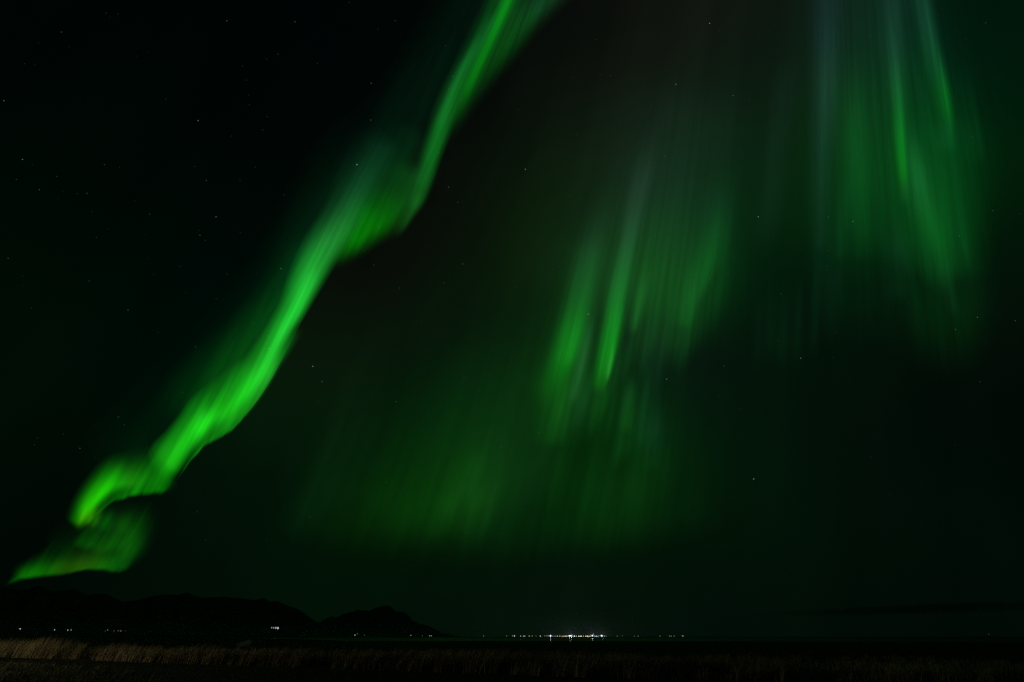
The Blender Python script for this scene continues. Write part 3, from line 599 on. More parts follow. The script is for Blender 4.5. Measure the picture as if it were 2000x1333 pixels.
# ------------------------------------------------------------------ stars
STARS = [(697, 322, 1.0), (524.5, 681, .72), (611, 716, .85), (629, 746, .62), (1026, 331, .85), (1386, 46, .85), (1320, 165, .75), (1432, 187, .65), (1463, 195, .4), (1339, 229, .4), (1298, 306, .5), (1280, 327, .42), (1405, 60, .4), (1481, 424, .85), (1149, 614, .85), (1302, 741, .75), (1472, 936, .95), (1564, 700, .75), (1666, 433, .75), (1618, 424, .55), (1909, 620, .72), (1983, 627, .6), (1866, 644, .62), (1939, 412, .6), (1991, 418, .45), (1874, 461, .52), (1617, 490, .45), (1615, 520, .42), (1900, 268, .45), (1925, 45, .55), (1832, 29, .42), (1887, 76, .42), (1914, 746, .5), (1414, 715, .5), (1520, 666, .42), (1525, 574, .5), (1632, 650, .4), (1626, 699, .38), (1404, 775, .38), (1447, 798, .38), (1702, 893, .38), (1737, 967, .36), (1865, 869.5, .36),
         (44, 312, .82), (7.5, 197, .76), (120, 63, .6), (387, 236, .82), (443, 41, .65), (576, 43, .65), (725, 163, .62), (724, 235, .62), (772, 41, .52), (738, 57, .42), (543, 106, .48), (521, 116, .42), (474, 129, .42), (481, 157, .42), (620, 124, .42), (682, 5, .42), (486, 186, .38), (487, 205, .42), (513, 254, .48), (452, 266, .42), (522, 228, .42), (499, 327, .42),
         (207, 26, .46), (230, 28, .42), (215, 34, .38), (75, 84, .38), (48, 125, .42), (68, 127, .36), (135, 92, .38), (324, 194, .42), (290, 103, .38), (266, 110, .38), (204, 322, .52), (234, 327, .42), (63, 322, .38), (32, 351, .52), (77, 371, .62), (111, 345, .46), (151, 379, .46), (170, 378, .56), (123, 374, .38), (113, 388, .38), (180, 414, .42), (263, 393, .38), (292, 419, .52), (422, 424, .72), (403, 353, .56), (381, 326, .42), (469, 353, .42), (390.5, 460, .62), (388.5, 451, .4), (401, 470, .42), (188, 464, .46), (16, 505, .56), (44, 540, .38), (43, 559, .36), (174, 549, .5), (351, 521, .42), (300, 536, .38), (250, 606, .58), (62, 602, .46), (422, 584, .42), (363, 572, .38), (444, 536, .46), (469, 455, .38), (283, 459, .34), (289, 505, .34), (211, 447, .36),
         (549, 525, .72), (522, 656.5, .62), (494, 631, .42), (460, 644, .34), (382, 678, .52), (309, 650, .42), (357, 767, .42), (231, 815, .56), (243, 830, .46), (124, 848, .42), (156, 876, .62), (67, 869, .42), (185, 894, .34), (385, 1000, .46), (402, 1055, .42), (73, 856, .46),
         (876, 366, .62), (894, 396, .5), (904, 516, .56), (867, 553, .5), (780, 563, .5), (730, 518, .46), (741, 445, .5), (710, 490, .42), (555, 381, .42), (823, 629, .36), (774, 785, .52), (906, 738, .46), (1053, 846, .46), (980, 873, .46), (754, 942, .46), (605, 1010, .46), (621, 785, .38), (520, 1054, .36), (1012, 215, .38), (857, 299, .5), (901, 194, .46), (884, 150, .5), (876, 175, .42), (941, 175, .36), (870, 90, .46), (1057, 19, .38), (1068, 29, .38), (1164, 78, .42), (1147, 194, .38), (1172, 146, .42), (1192, 148, .42), (1215, 174, .38), (1118, 151, .38), (1127, 263, .42), (1192, 247, .34), (1382, 25, .38), (1446, 290, .38), (1372, 387, .42), (1114, 383, .42), (1091, 521, .42), (1008, 561, .38), (1204, 486, .38), (1279, 461, .42), (1386, 545, .5), (1422, 536, .46), (1343, 632, .42), (1291, 644, .42), (1975, 100, .38), (1559, 247, .34), (1646, 218, .34), (1699, 71, .42), (1621, 23, .38), (1504, 61, .36)]
STAR_LABELS = {
    (697, 322): 'brightest white star, in the dark sky just left of the upper bend of the ribbon',
    (524.5, 681): 'greenish white star shining through the left edge of the bright ribbon',
    (611, 716): 'bright white star in the dark gap right of the ribbon, upper of a pair',
    (629, 746): 'lower dimmer star of the pair in the dark gap right of the ribbon',
    (1026, 331): 'bluish white star alone between the upper ribbon and the middle curtain',
    (1386, 46): 'bright star near the top edge between the two curtains, highest of three',
    (1320, 165): 'middle star of three bright ones below the top edge above the middle curtain',
    (1432, 187): 'right-hand star of three bright ones above the middle curtain',
    (1481, 424): 'bright star in the gap between the middle curtain and the right curtain',
    (1149, 614): 'bright star between the two brightest rays of the middle curtain',
    (1302, 741): 'bright star in the dark patch just right of the lower ends of the middle rays',
    (1472, 936): 'brightest star of the low sky, alone above the right end of the town',
    (1564, 700): 'star in the dark sky below and left of the right curtain',
    (1666, 433): 'star within the left part of the tall right curtain',
    (1909, 620): 'star just beyond the lower right corner of the right curtain',
    (44, 312): 'bright star nearest the left edge of the sky, about a quarter of the way down',
    (7.5, 197): 'star touching the left edge of the picture',
    (387, 236): 'bright star alone in the middle of the dark upper left sky',
    (422, 424): 'star in the dark left sky with a faint close pair below it',
    (549, 525): 'star just left of the brightest upper stretch of the ribbon',
}


def build_stars():
    bm = bmesh.new()
    bmesh.ops.create_icosphere(bm, subdivisions=1, radius=1.0)
    base = bpy.data.meshes.new('star'); bm.to_mesh(base); bm.free()
    mats = {}
    first = {}
    dist = 2.5e6
    for x, y, b in STARS:
        d = direction(x, y)
        cos = float(d @ np.array([0, CP, SP]))
        sub = 1.0 / 455.0 * cos ** 1.5                       # angle of one picture element there
        rad = dist * sub * 0.42
        flux = 0.28 * b ** 3.3
        tint = (0.72, 0.84, 1.0) if (x, y) in ((1026, 331), (1149, 614), (44, 312)) else ((1.0, 0.80, 0.66) if int(x * 7 + y) % 5 == 0 else (0.92, 0.97, 1.0))
        key = (round(math.log(flux), 1), tint)
        if key not in mats:
            mats[key] = emitter('starlight', tint, math.exp(key[0]) / 0.50, sample=False)
        if key not in first:
            me = base.copy(); me.materials.append(mats[key]); first[key] = me
        o = bpy.data.objects.new('star', first[key])
        C.objects.link(o)
        o.location = d * dist
        o.scale = (rad,) * 3
        lab = STAR_LABELS.get((x, y))
        if lab:
            tag(o, lab, 'star', 'stars')
        else:
            edge = np.interp(y, [0, 300, 500, 700, 850, 950, 1130], [980, 840, 640, 540, 400, 260, 40])
            size = 'small' if b >= 0.5 else 'tiny faint'
            if x < edge - 30 and y < 300: where, g = 'in the dark sky left of the upper ribbon', 'stars of the upper left sky'
            elif x < edge - 30: where, g = 'in the dark sky left of the lower ribbon', 'stars of the lower left sky'
            elif x < edge + 110: where, g = 'shining through or beside the green ribbon', 'stars by the ribbon'
            elif x < 1080: where, g = 'between the ribbon and the middle curtain', 'stars right of the ribbon'
            elif x < 1450: where, g = 'around the slanting rays of the middle curtain', 'stars by the middle curtain'
            elif y < 600: where, g = 'among the upright rays of the right curtain', 'stars by the right curtain'
            else: where, g = 'in the dark sky below the right curtain', 'stars below the right curtain'
            tag(o, size + ' star ' + where, 'star', size + ' ' + g)


build_stars()


# ------------------------------------------------------------------ far lights: masts, lamps, houses
M_dark = principled('dark_metal', (0.05, 0.05, 0.05), 0.6)
M_wall = principled('pale_wall', (0.30, 0.29, 0.27), 0.9, 1.5, (0.36, 0.35, 0.33))
M_roof = principled('dark_roof', (0.06, 0.05, 0.05), 0.8, 2.0, (0.09, 0.08, 0.08))
TINTS = {'white': (0.90, 0.96, 1.0), 'warm': (1.0, 0.80, 0.50), 'orange': (1.0, 0.52, 0.26), 'cool': (0.62, 0.80, 1.0), 'green': (0.65, 1.0, 0.70), 'red': (1.0, 0.30, 0.16)}
lamp_mats = {}


def lamp_material(tint, strength):
    key = (tint, round(math.log(max(strength, 1e-4)) * 2) / 2)
    if key not in lamp_mats:
        lamp_mats[key] = emitter('lamp_light', TINTS[tint], math.exp(key[1]), sample=strength > 1.6)
    return lamp_mats[key]


def pole_mesh(h, r0, r1, n=8):
    a = np.linspace(0, 2 * np.pi, n, endpoint=False)
    v = [(r0 * math.cos(t), r0 * math.sin(t), 0) for t in a] + [(r1 * math.cos(t), r1 * math.sin(t), h) for t in a]
    f = [(i, (i + 1) % n, n + (i + 1) % n, n + i) for i in range(n)] + [tuple(range(n, 2 * n))]
    return v, f


def box_mesh(x0, x1, y0, y1, z0, z1):
    v = [(x, y, z) for x in (x0, x1) for y in (y0, y1) for z in (z0, z1)]
    return v, [(0, 1, 3, 2), (4, 6, 7, 5), (0, 4, 5, 1), (2, 3, 7, 6), (0, 2, 6, 4), (1, 5, 7, 3)]


def merge(*parts):
    V, F = [], []
    for v, f in parts:
        o = len(V); V += list(v); F += [tuple(i + o for i in q) for q in f]
    return V, F


def lantern_mesh(r, z):
    """A squat rounded lantern."""
    prof = [(0.0, -0.9), (0.55, -0.75), (0.95, -0.25), (1.0, 0.15), (0.7, 0.65), (0.0, 0.9)]
    n = 8; V = []; F = []
    for pr, pz in prof:
        for i in range(n):
            t = 2 * math.pi * i / n
            V.append((pr * r * math.cos(t), pr * r * math.sin(t), z + pz * r))
    for k in range(len(prof) - 1):
        for i in range(n):
            j = (i + 1) % n
            F.append((k * n + i, k * n + j, (k + 1) * n + j, (k + 1) * n + i))
    return V, F


def lamp(px, py, flux, size, tint, label, group, dist=None, bvh=None, name='street_lamp', cat='lamp', gain=1.7):
    """A lamp on a pole; SIZE is the lantern's radius in picture elements of the render, FLUX its brightness there."""
    d = direction(px, py)
    if bvh is not None:
        hit = bvh.ray_cast(Vector((0, 0, CAM_H)), Vector(direction(px, py + 1.2)), 60000)
        t = (hit[0] - Vector((0, 0, CAM_H))).length - 4.0 if hit[0] is not None else 5000.0
        p = d * t + np.array([0, 0, CAM_H])
        down = bvh.ray_cast(Vector((p[0], p[1], 5000.0)), Vector((0, 0, -1)))
        gz = down[0].z if down[0] is not None else 0.0
    else:
        t = dist / math.hypot(d[0], d[1])
        p = d * t + np.array([0, 0, CAM_H])
        gz = float(ground_height(np.array(dist)))
    h = max(p[2] - gz, 2.5)
    cos = float(d @ np.array([0, CP, SP]))
    pxm = t / 455.0 * cos                                   # metres per picture element there
    r = max(0.18, size * pxm)
    root = empty(name, (p[0], p[1], gz), label, cat, group)
    v, f = pole_mesh(h, 0.16, 0.09)
    arm = box_mesh(-0.08, 0.08, -0.9, 0.1, h - 0.02, h + 0.12)
    link_mesh('pole', *merge((v, f), arm), M_dark, root)
    e = gain * flux / (math.pi * size * size)
    head = link_mesh('lamp_head', *lantern_mesh(r, 0), lamp_material(tint, e), root, smooth=True)
    head.location = (0, -0.9, h)
    return root, r, h


def floodlight(px, py, flux, size, tint, label, dist, power):
    root, r, h = lamp(px, py, flux, size, tint, label, 'floodlight masts of the town', dist=dist, name='floodlight_mast', cat='floodlight')
    l = bpy.data.lights.new('flood', 'POINT'); l.energy = power; l.color = TINTS[tint]; l.shadow_soft_size = r
    lo = bpy.data.objects.new('flood', l); C.objects.link(lo); lo.parent = root; lo.location = (0, -0.9 - r * 1.6, h)
    return root


ORD = ['first', 'second', 'third', 'fourth', 'fifth', 'sixth', 'seventh', 'eighth', 'ninth', 'tenth', 'eleventh', 'twelfth']
FLOODS = [
    (1075.2, 1242.2, 2.3, 0.62, 'white', 'bright white floodlight mast standing first from the dim left end of the town'),
    (1112.0, 1242.4, 1.9, 0.55, 'white', 'left one of two bright white floodlight masts side by side in the town'),
    (1115.2, 1242.4, 1.9, 0.55, 'white', 'right one of two bright white floodlight masts side by side in the town'),
    (1156.9, 1242.0, 2.2, 0.60, 'white', 'bright white floodlight mast just right of the yellowish lamps of the town'),
    (1175.4, 1242.2, 2.3, 0.62, 'white', 'bright white floodlight mast at the right end of the bright part of town')]
for i, (x, y, f, s, tnt, lab) in enumerate(FLOODS):
    floodlight(x, y, f, s, tnt, lab, 2050 + 25 * i, 12000.0)

ROW = {   # runs of small lamps along the shore: (x, y, flux, tint)
    'left of the first floodlight mast': [(944.5, 1242.6, .06, 'warm'), (989.6, 1242.6, .05, 'warm'), (1000.9, 1242.4, .10, 'white'), (1004.8, 1242.6, .38, 'white'), (1016.9, 1242.8, .13, 'white'), (1022.7, 1242.8, .17, 'white'), (1024.9, 1243.2, .16, 'white'), (1033.7, 1242.8, .16, 'warm'), (1039.4, 1242.6, .10, 'warm'), (1047, 1242.8, .03, 'white'), (1055.4, 1242.8, .30, 'white'), (1064, 1242.4, .07, 'white'), (1068.5, 1242.4, .10, 'white'), (1071.5, 1242.4, .12, 'white')],
    'between the first and second floodlight masts': [(1079.2, 1243.4, .10, 'cool'), (1082.5, 1243.4, .12, 'cool'), (1085.2, 1243.4, .10, 'cool'), (1088.7, 1243.4, .50, 'orange'), (1093.3, 1243.2, .28, 'warm'), (1097.5, 1243.6, .12, 'orange'), (1101.6, 1243.6, .45, 'orange'), (1105.4, 1243.8, .55, 'warm'), (1109.2, 1243.0, .22, 'cool')],
    'between the third and fourth floodlight masts': [(1118.8, 1243.6, .22, 'white'), (1121.9, 1243.4, .52, 'white'), (1125.5, 1243.4, .30, 'white'), (1130.5, 1244.0, .48, 'warm'), (1134.9, 1243.9, .75, 'warm'), (1139.5, 1243.9, .22, 'warm'), (1144.0, 1243.4, .36, 'warm'), (1147.0, 1243.6, .60, 'warm'), (1150.6, 1243.2, .42, 'warm'), (1153.4, 1243.4, .28, 'warm')],
    'around the fifth floodlight mast': [(1160.8, 1243.8, .18, 'white'), (1164.6, 1243.9, .34, 'cool'), (1168.7, 1243.6, .18, 'cool'), (1172.4, 1242.2, .30, 'white'), (1180.0, 1242.8, .16, 'white'), (1183.6, 1243.0, .07, 'white')],
    'on the dark shore right of the town': [(1205.5, 1243.8, .07, 'warm'), (1215, 1242.2, .025, 'warm'), (1239, 1243.8, .03, 'white'), (1246.3, 1243.9, .06, 'white'), (1289, 1243.8, .06, 'warm'), (1307.5, 1243.8, .05, 'white'), (1311, 1244, .06, 'white'), (1316.7, 1244, .06, 'warm'), (1332.6, 1242.2, .12, 'white'), (1334.2, 1243.6, .08, 'warm')],
}
ADJ = {'white': 'small white lamp', 'warm': 'small yellowish lamp', 'orange': 'small orange lamp', 'cool': 'small bluish lamp', 'green': 'small greenish lamp'}
for where, run in ROW.items():
    tot = {}
    for it in run: tot[it[3]] = tot.get(it[3], 0) + 1
    cnt = {}
    for k, (x, y, f, tnt) in enumerate(run):
        i = cnt.get(tnt, 0); cnt[tnt] = i + 1
        word = (ORD[i] + ' from the left, ') if tot[tnt] > 1 else ''
        lamp(x, y, f, 0.30 if f < 0.3 else 0.36, tnt, ADJ[tnt] + ', ' + word + where, 'small lamps of the far shore', dist=2040 + 7 * k)

LEFT = [(39.5, 1228.7, .75, 'white', 'brightest lamp below the left mountains, alone and leftmost on the slope'),
        (106.7, 1230.7, .42, 'white', 'white lamp alone between the leftmost lamp and a pair, below the mountains'),
        (132.5, 1231.2, .48, 'white', 'left lamp of the bright pair at the foot of the mountains'),
        (139.0, 1230.9, .36, 'white', 'right lamp of the bright pair at the foot of the mountains'),
        (205.5, 1233.2, .05, 'warm', 'very faint lamp just left of the single lamp in the farm cluster'),
        (210.2, 1230.9, .16, 'white', 'white lamp standing highest in the small farm cluster below the mountains'),
        (222.5, 1232.6, .07, 'warm', 'leftmost of four dim lamps in a short level line below the mountains'),
        (231.0, 1232.6, .13, 'white', 'second of four dim lamps in a short level line below the mountains'),
        (236.0, 1232.7, .14, 'white', 'third of four dim lamps in a short level line below the mountains'),
        (245.0, 1232.6, .03, 'warm', 'last and faintest of four dim lamps in a short line below the mountains')]
for x, y, f, tnt, lab in LEFT:
    lamp(x, y, f, 0.34, tnt, lab, 'lamps at the foot of the left mountains', bvh=bvh_one, gain=0.75)
for x, y, f, tnt, lab in [(693.5, 1241.0, .34, 'white', 'white lamp at the foot of the second mountain, brighter of two'),
                          (698.2, 1238.2, .08, 'green', 'faint greenish lamp just above the white one under the second mountain'),
                          (712.0, 1241.2, .04, 'warm', 'very faint lamp right of the two lamps under the second mountain'),
                          (802.3, 1241.6, .24, 'white', 'single white lamp under the right flank of the second mountain'),
                          (825.0, 1242.2, .06, 'warm', 'faint yellowish lamp between the single lamp and the close pair by the flank'),
                          (839.4, 1242.2, .18, 'white', 'left lamp of a close pair where the second mountain runs out'),
                          (842.4, 1242.2, .20, 'white', 'right lamp of a close pair where the second mountain runs out'),
                          (1930.7, 1238.7, .03, 'warm', 'lonely faint lamp far out on the dark right shore')]:
    lamp(x, y, f, 0.32, tnt, lab, 'lamps scattered on the far shore', dist=2300, gain=0.85)


def gable_house(root, w, dpt, hw, hr):
    v = [(-w / 2, -dpt / 2, 0), (w / 2, -dpt / 2, 0), (w / 2, dpt / 2, 0), (-w / 2, dpt / 2, 0),
         (-w / 2, -dpt / 2, hw), (w / 2, -dpt / 2, hw), (w / 2, dpt / 2, hw), (-w / 2, dpt / 2, hw), (-w / 2, 0, hw + hr), (w / 2, 0, hw + hr)]
    link_mesh('wall', v, [(0, 1, 5, 4), (1, 2, 6, 9, 5), (2, 3, 7, 6), (3, 0, 4, 8, 7)], M_wall, root)
    e = 0.4; t = 0.12
    r = []
    for s in (-1, 1):
        y0 = s * (dpt / 2 + e); z0 = hw - e * hr / (dpt / 2) + 0.02
        o = len(r)
        r += [(-w / 2 - e, y0, z0), (w / 2 + e, y0, z0), (w / 2 + e, 0, hw + hr + 0.02), (-w / 2 - e, 0, hw + hr + 0.02)]
        r += [(x, y, z + t) for x, y, z in r[o:o + 4]]
    F = []
    for o in (0, 8):
        F += [(o, o + 1, o + 2, o + 3), (o + 4, o + 7, o + 6, o + 5), (o, o + 4, o + 5, o + 1), (o + 1, o + 5, o + 6, o + 2), (o + 3, o + 2, o + 6, o + 7), (o, o + 3, o + 7, o + 4)]
    link_mesh('roof', r, F, M_roof, root)


# the lit farm building with four tall windows on the slope
def build_barn():
    d = direction(536, 1229.4)
    hit = bvh_one.ray_cast(Vector((0, 0, CAM_H)), Vector(d), 60000)
    if hit[0] is None:
        hit = bvh_two.ray_cast(Vector((0, 0, CAM_H)), Vector(d), 60000)
    p = hit[0] if hit[0] is not None else Vector(d * 5000)
    t = p.length
    cos = float(d @ np.array([0, CP, SP]))
    m = t / FPX * cos                                      # metres per photograph pixel
    root = empty('farm_building', (p.x, p.y, p.z - 0.4), 'long farm building with four tall lit windows on the slope below the mountains', 'building')
    root.rotation_euler.z = -math.atan2(p.x, p.y)
    w, dp = 15 * m, 7 * m
    gable_house(root, w, dp, 4.6 * m, 2.2 * m)
    for i, (x, hgt, s) in enumerate([(531.5, 1.7, .5), (534.6, 1.9, .5), (537.7, 2.2, .9), (540.8, 3.0, 1.2)]):
        cx = (x - 536) * m * 1.22; ww = 0.75 * m; z1 = 3.3 * m; z0 = z1 - hgt * m
        fr = link_mesh('window', *merge(box_mesh(cx - ww - 0.1 * m, cx - ww, -dp / 2 - 0.15 * m, -dp / 2 + 0.05, z0, z1), box_mesh(cx + ww, cx + ww + 0.1 * m, -dp / 2 - 0.15 * m, -dp / 2 + 0.05, z0, z1),
                                            box_mesh(cx - ww - 0.1 * m, cx + ww + 0.1 * m, -dp / 2 - 0.16 * m, -dp / 2 + 0.05, z1, z1 + 0.1 * m)), M_dark, root)
        link_mesh('pane', *box_mesh(cx - ww, cx + ww, -dp / 2 - 0.08 * m, -dp / 2 + 0.04, z0, z1), emitter('window_light', TINTS['white'], s, sample=False), fr)
    pv = direction(541, 1230.2)
    lamp_r = link_mesh('porch_light', *lantern_mesh(0.35 * m, 0), emitter('porch_glow', TINTS['red'], 0.5, sample=False), root, smooth=True)
    lamp_r.location = (5 * m * 1.22, -dp / 2 - 0.6 * m, 0.9 * m)


build_barn()

# a few houses of the town that show by their lit windows
for i, (x, y, tnt, lab, st) in enumerate([
        (1132.6, 1244.6, 'warm', 'low town house with yellow lit windows left of the brightest yellowish lamp', .9),
        (1148.6, 1244.6, 'warm', 'low town house with yellow lit windows left of the fourth floodlight mast', .9),
        (1099.4, 1244.6, 'orange', 'low town house with orange lit windows left of the two side by side masts', .6),
        (1164.8, 1244.7, 'cool', 'low town house with bluish lit windows among the bluish lamps', .5)]):
    d = direction(x, y); dist = 2100 + 9 * i
    t = dist / math.hypot(d[0], d[1])
    gz = float(ground_height(np.array(dist)))
    root = empty('house', (d[0] * t, d[1] * t, gz - 0.05), lab, 'house', 'houses of the far town')
    gable_house(root, 11.0, 7.0, 3.0, 2.0)
    for cx in (-3.4, 0.2, 3.6):
        fr = link_mesh('window', *merge(box_mesh(cx - 0.75, cx - 0.62, -3.58, -3.45, 1.0, 2.3), box_mesh(cx + 0.62, cx + 0.75, -3.58, -3.45, 1.0, 2.3), box_mesh(cx - 0.75, cx + 0.75, -3.6, -3.45, 2.3, 2.42)), M_dark, root)
        link_mesh('pane', *box_mesh(cx - 0.62, cx + 0.62, -3.54, -3.46, 1.0, 2.3), emitter('window_light', TINTS[tnt], st * 3, sample=False), fr)


# ------------------------------------------------------------------ mist over the town and cloud banks
def volume_mat(name, color, density, aniso=0.0, absorb=(0, 0, 0), soft=None):
    m = bpy.data.materials.new(name); m.use_nodes = True
    nt = m.node_tree; nt.nodes.clear()
    v = nt.nodes.new('ShaderNodeVolumePrincipled')
    v.inputs['Color'].default_value = (*color, 1); v.inputs['Density'].default_value = density; v.inputs['Anisotropy'].default_value = aniso
    v.inputs['Absorption Color'].default_value = (*absorb, 1)
    if soft:                                    # thins out towards its outside
        tc = nt.nodes.new('ShaderNodeTexCoord')
        sc = nt.nodes.new('ShaderNodeVectorMath'); sc.operation = 'DIVIDE'; sc.inputs[1].default_value = soft
        ln = nt.nodes.new('ShaderNodeVectorMath'); ln.operation = 'LENGTH'
        mr = nt.nodes.new('ShaderNodeMapRange'); mr.interpolation_type = 'SMOOTHSTEP'
        mr.inputs[1].default_value = 1.0; mr.inputs[2].default_value = 0.0; mr.inputs[3].default_value = 0.0; mr.inputs[4].default_value = density
        nt.links.new(tc.outputs['Object'], sc.inputs[0]); nt.links.new(sc.outputs[0], ln.inputs[0]); nt.links.new(ln.outputs['Value'], mr.inputs[0]); nt.links.new(mr.outputs[0], v.inputs['Density'])
    o = nt.nodes.new('ShaderNodeOutputMaterial'); nt.links.new(v.outputs[0], o.inputs['Volume'])
    m.cycles.volume_sampling = 'EQUIANGULAR'
    return m


def lump(name, mat, center, rx, ry, rz, rot=0.0, seed=0.0, rough=0.18, flat=False):
    bm = bmesh.new()
    bmesh.ops.create_icosphere(bm, subdivisions=5, radius=1.0)
    for v in bm.verts:
        k = 1 + rough * mnoise.fractal(v.co * 2.2 + Vector((seed, seed * 1.7, 0)), 0.8, 2.0, 4)
        v.co *= k
        v.co = Vector((v.co.x * rx, v.co.y * ry, (max(v.co.z, -0.02) if flat else v.co.z) * rz))
    me = bpy.data.meshes.new(name); bm.to_mesh(me); bm.free()
    me.materials.append(mat)
    o = bpy.data.objects.new(name, me); C.objects.link(o)
    o.location = center; o.rotation_euler.z = rot
    return o


def cloud(px0, px1, py0, py1, dist, density, label, seed, depth=0.25, tilt=0.0):
    cx, cy = (px0 + px1) / 2, (py0 + py1) / 2
    d = direction(cx, cy)
    t = dist / math.hypot(d[0], d[1])
    p = d * t + np.array([0, 0, CAM_H])
    a = direction(px0, cy); b = direction(px1, cy)
    wid = abs(math.atan2(b[0], b[1]) - math.atan2(a[0], a[1])) * dist
    e0 = az_el(cx, py0)[1]; e1 = az_el(cx, py1)[1]
    o = lump('cloud', volume_mat('cloud_vapour', (0.12, 0.13, 0.13), density, soft=(wid * 0.56, wid * depth * 0.56, (e0 - e1) * dist * 0.56)), tuple(p), wid / 2, wid * depth / 2, (e0 - e1) * dist / 2, -math.atan2(d[0], d[1]), seed, 0.35)
    o.rotation_euler.y = tilt
    tag(o, label, 'cloud', 'dark clouds near the horizon')
    return o


cloud(1400, 2150, 1180, 1203, 40000, 0.0004, 'long dark cloud bank low over the horizon at the right', 2.0, 0.2, R(-0.35))
cloud(1640, 2080, 1174, 1192, 38000, 0.00035, 'darkest thick part of the low cloud at the right, lying on the long bank', 5.0, 0.2)
cloud(26, 56, 1127, 1138, 60000, 0.0016, 'tiny dark cloud scrap in front of the ribbon tail at the left', 8.0, 0.6)
cloud(222, 246, 1107, 1114, 60000, 0.0012, 'tiny dark cloud scrap under the rounded end of the ribbon tail', 11.0, 0.6)

pm = direction(1135, 1243)
tm = 2160 / math.hypot(pm[0], pm[1])
mist = lump('mist', volume_mat('town_mist', (0.8, 0.85, 0.85), 0.0006, soft=(380.0, 180.0, 110.0)), (pm[0] * tm, pm[1] * tm, 1.6), 420, 190, 130, -math.atan2(pm[0], pm[1]), 3.0, 0.1, flat=True)
tag(mist, kind='stuff')
for px_, dist_, rx_, ry_, rz_, den_ in ((330, 4300, 3600, 900, 150, 0.0003), (800, 4300, 1700, 800, 110, 0.0003)):
    dm = direction(px_, 1243)
    tm = dist_ / math.hypot(dm[0], dm[1])
    bank = lump('mist', volume_mat('valley_mist', (0.85, 0.9, 0.88), den_, soft=(rx_ * 0.97, ry_ * 0.97, rz_ * 0.97)), (dm[0] * tm, dm[1] * tm, 3.0), rx_, ry_, rz_, -math.atan2(dm[0], dm[1]), 4.0 + px_, 0.05, flat=True)
    tag(bank, kind='stuff')


# ------------------------------------------------------------------ grass
def grass_material(name, c0, c1, c2):
    m = bpy.data.materials.new(name); m.use_nodes = True
    nt = m.node_tree; b = nt.nodes['Principled BSDF']
    b.inputs['Roughness'].default_value = 0.7; b.inputs['Specular IOR Level'].default_value = 0.25
    at = nt.nodes.new('ShaderNodeAttribute'); at.attribute_name = 'tone'
    cr = nt.nodes.new('ShaderNodeValToRGB')
    cr.color_ramp.elements[0].color = (*c0, 1); cr.color_ramp.elements[1].color = (*c2, 1)
    e = cr.color_ramp.elements.new(0.5); e.color = (*c1, 1)
    nt.links.new(at.outputs['Fac'], cr.inputs[0]); nt.links.new(cr.outputs[0], b.inputs['Base Color'])
    return m


def blades(name, base, height, width, lean, tone, mat):
    """Curved tapering blades: arrays over n blades. LEAN (n,2) horizontal tip offset."""
    n = len(base)
    seg = np.array([0.0, 0.35, 0.7, 1.0])
    wid = np.array([1.0, 0.85, 0.55, 0.12])
    bend = seg ** 1.8
    side = rng.uniform(0, np.pi, n)
    sx, sy = np.cos(side) * width / 2, np.sin(side) * width / 2
    V = np.zeros((n, 8, 3))
    for k in range(4):
        cx = base[:, 0] + lean[:, 0] * bend[k]; cy = base[:, 1] + lean[:, 1] * bend[k]
        cz = base[:, 2] + height * seg[k]
        V[:, 2 * k] = np.stack([cx - sx * wid[k], cy - sy * wid[k], cz], -1)
        V[:, 2 * k + 1] = np.stack([cx + sx * wid[k], cy + sy * wid[k], cz], -1)
    q = np.array([(0, 1, 3, 2), (2, 3, 5, 4), (4, 5, 7, 6)])
    F = (np.arange(n)[:, None, None] * 8 + q[None]).reshape(-1, 4)
    o = fast_mesh(name, V.reshape(-1, 3), F, mat)
    a = o.data.attributes.new('tone', 'FLOAT', 'POINT')
    a.data.foreach_set('value', np.repeat(tone, 8).astype(np.float32))
    tag(o, kind='stuff')
    return o


def clump(x, y, s, seed):
    return np.array([mnoise.noise(Vector((a * s, b * s, seed))) for a, b in zip(x, y)])


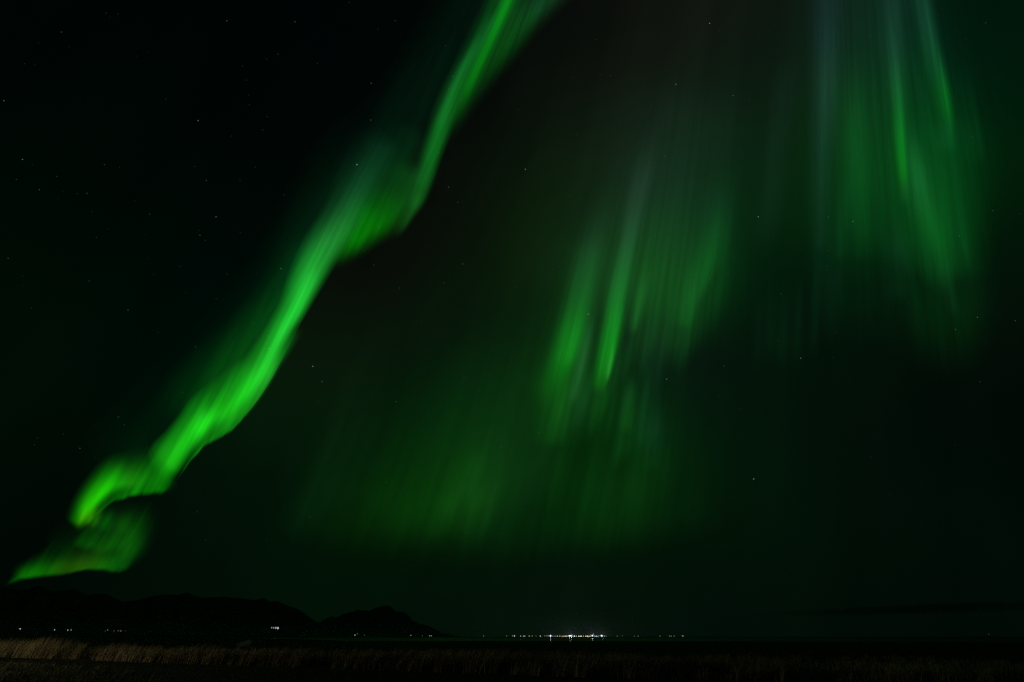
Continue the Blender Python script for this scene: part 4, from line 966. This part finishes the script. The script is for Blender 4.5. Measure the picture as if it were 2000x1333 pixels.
def tall_grass():
    m = 4200
    px = rng.uniform(-260, 2260, m)
    # front edge of the stand, along the far side of the track
    ex = np.array([-400, -100, 0, 200, 400, 600, 800, 1000, 1200, 1400, 1750, 2300]); ey = np.array([1272, 1282, 1285.5, 1292.5, 1299.5, 1306.5, 1313, 1320, 1327, 1334, 1346, 1364])
    py = np.interp(px, ex, ey) - 1.2
    d = direction(px, py)
    P = d * (-CAM_H / d[:, 2])[:, None]
    out = np.stack([d[:, 0], d[:, 1]], -1); out /= np.linalg.norm(out, axis=1, keepdims=True)
    depth = np.minimum(np.abs(rng.exponential(6.5, m)), 45)
    x = P[:, 0] + out[:, 0] * depth; y = P[:, 1] + out[:, 1] * depth
    c = clump(x, y, 0.45, 1.0); c2 = clump(x, y, 0.12, 6.0)
    ok = (c * 0.9 + c2 * 1.2 + rng.uniform(-0.35, 0.6, m)) > -0.12
    px, x, y, c, c2, depth = px[ok], x[ok], y[ok], c[ok], c2[ok], depth[ok]
    m = len(px)
    top = np.interp(px, [-300, 0, 90, 160, 260, 420, 1000, 1250, 1700, 2260], [1.14, 1.18, 1.26, 1.08, 0.90, 0.78, 0.78, 0.60, 0.50, 0.46])
    tall = top * np.clip(0.78 + 0.5 * c + 0.25 * c2 + rng.normal(0, 0.12, m), 0.35, 1.12) * np.clip(1 - depth / 60, 0.5, 1)
    cnt = rng.integers(16, 46, m)
    i = np.repeat(np.arange(m), cnt); n = len(i)
    ang = rng.uniform(0, 2 * np.pi, n); rad = np.abs(rng.normal(0, 0.13, n))
    base = np.stack([x[i] + rad * np.cos(ang), y[i] + rad * np.sin(ang), np.zeros(n)], -1)
    h = tall[i] * (0.42 + 0.62 * rng.uniform(0, 1, n) ** 0.7)
    wind = np.clip(0.34 + 0.30 * clump(x, y, 0.3, 12.0), 0.05, 0.8)[i]
    lean = np.stack([wind + rng.normal(0, 0.12, n) + np.cos(ang) * rad * 1.2, rng.normal(-0.05, 0.14, n) + np.sin(ang) * rad * 1.2], -1) * h[:, None]
    broken = rng.uniform(0, 1, n) < 0.06                     # bent stems
    h = np.where(broken, h * 0.55, h); lean[broken] *= 2.4
    tone = np.clip(0.45 + 0.8 * c2[i] + rng.normal(0, 0.10, m)[i] + rng.normal(0, 0.22, n), 0, 1)
    mat = grass_material('dry_reed_grass', (0.13, 0.11, 0.06), (0.28, 0.24, 0.14), (0.46, 0.41, 0.27))
    blades('tall_grass', base, h, rng.uniform(0.008, 0.024, n), lean, tone, mat)


def short_grass():
    n = 30000
    px = rng.uniform(-200, 420, n); py = rng.uniform(1290, 1420, n)
    lim = np.interp(px, [-400, -100, 0, 110, 200, 280, 330, 380, 450], [1279, 1288, 1292.5, 1299, 1306, 1319, 1335, 1351, 1376])
    ok = py > lim
    px, py = px[ok], py[ok]
    d = direction(px, py); t = -CAM_H / d[:, 2]; P = d * t[:, None]
    n = len(px)
    c = clump(P[:, 0], P[:, 1], 0.9, 4.0); c2 = clump(P[:, 0], P[:, 1], 2.6, 8.0)
    keep = (c + 0.8 * c2 + rng.uniform(-0.3, 0.3, n)) > 0.12
    h = rng.uniform(0.06, 0.2, n) * (1 + 0.8 * np.clip(c, 0, 1))
    lean = np.stack([rng.normal(0.5, 0.3, n), rng.normal(0, 0.3, n)], -1) * h[:, None]
    base = np.stack([P[:, 0], P[:, 1], np.zeros(n)], -1)
    tone = np.clip(0.5 + 0.6 * c2 + rng.normal(0, 0.2, n), 0, 1)
    blades('short_grass', base[keep], h[keep], rng.uniform(0.008, 0.02, n)[keep], lean[keep], tone[keep], grass_material('turf_grass', (0.07, 0.08, 0.02), (0.16, 0.16, 0.05), (0.26, 0.24, 0.10)))


tall_grass()
short_grass()


# ------------------------------------------------------------------ pale rock lying in the marsh behind the grass
def rock():
    p = ground_at(478, 1263)
    bm = bmesh.new()
    bmesh.ops.create_icosphere(bm, subdivisions=4, radius=1.0)
    for v in bm.verts:
        v.co *= 1 + 0.35 * mnoise.fractal(v.co * 1.3 + Vector((4, 1, 2)), 0.9, 2.1, 4)
        v.co = Vector((v.co.x * 1.0, v.co.y * 0.6, v.co.z * 0.42 + 0.2 * v.co.x))
    me = bpy.data.meshes.new('rock'); bm.to_mesh(me); bm.free()
    me.materials.append(principled('pale_stone', (0.30, 0.31, 0.31), 0.9, 2.0, (0.42, 0.43, 0.43), 0.2, 0.03))
    o = bpy.data.objects.new('rock', me); C.objects.link(o)
    o.location = (p[0], p[1], 0.3)
    tag(o, 'pale rock lying in the dark marsh just behind the tall grass', 'rock')


rock()
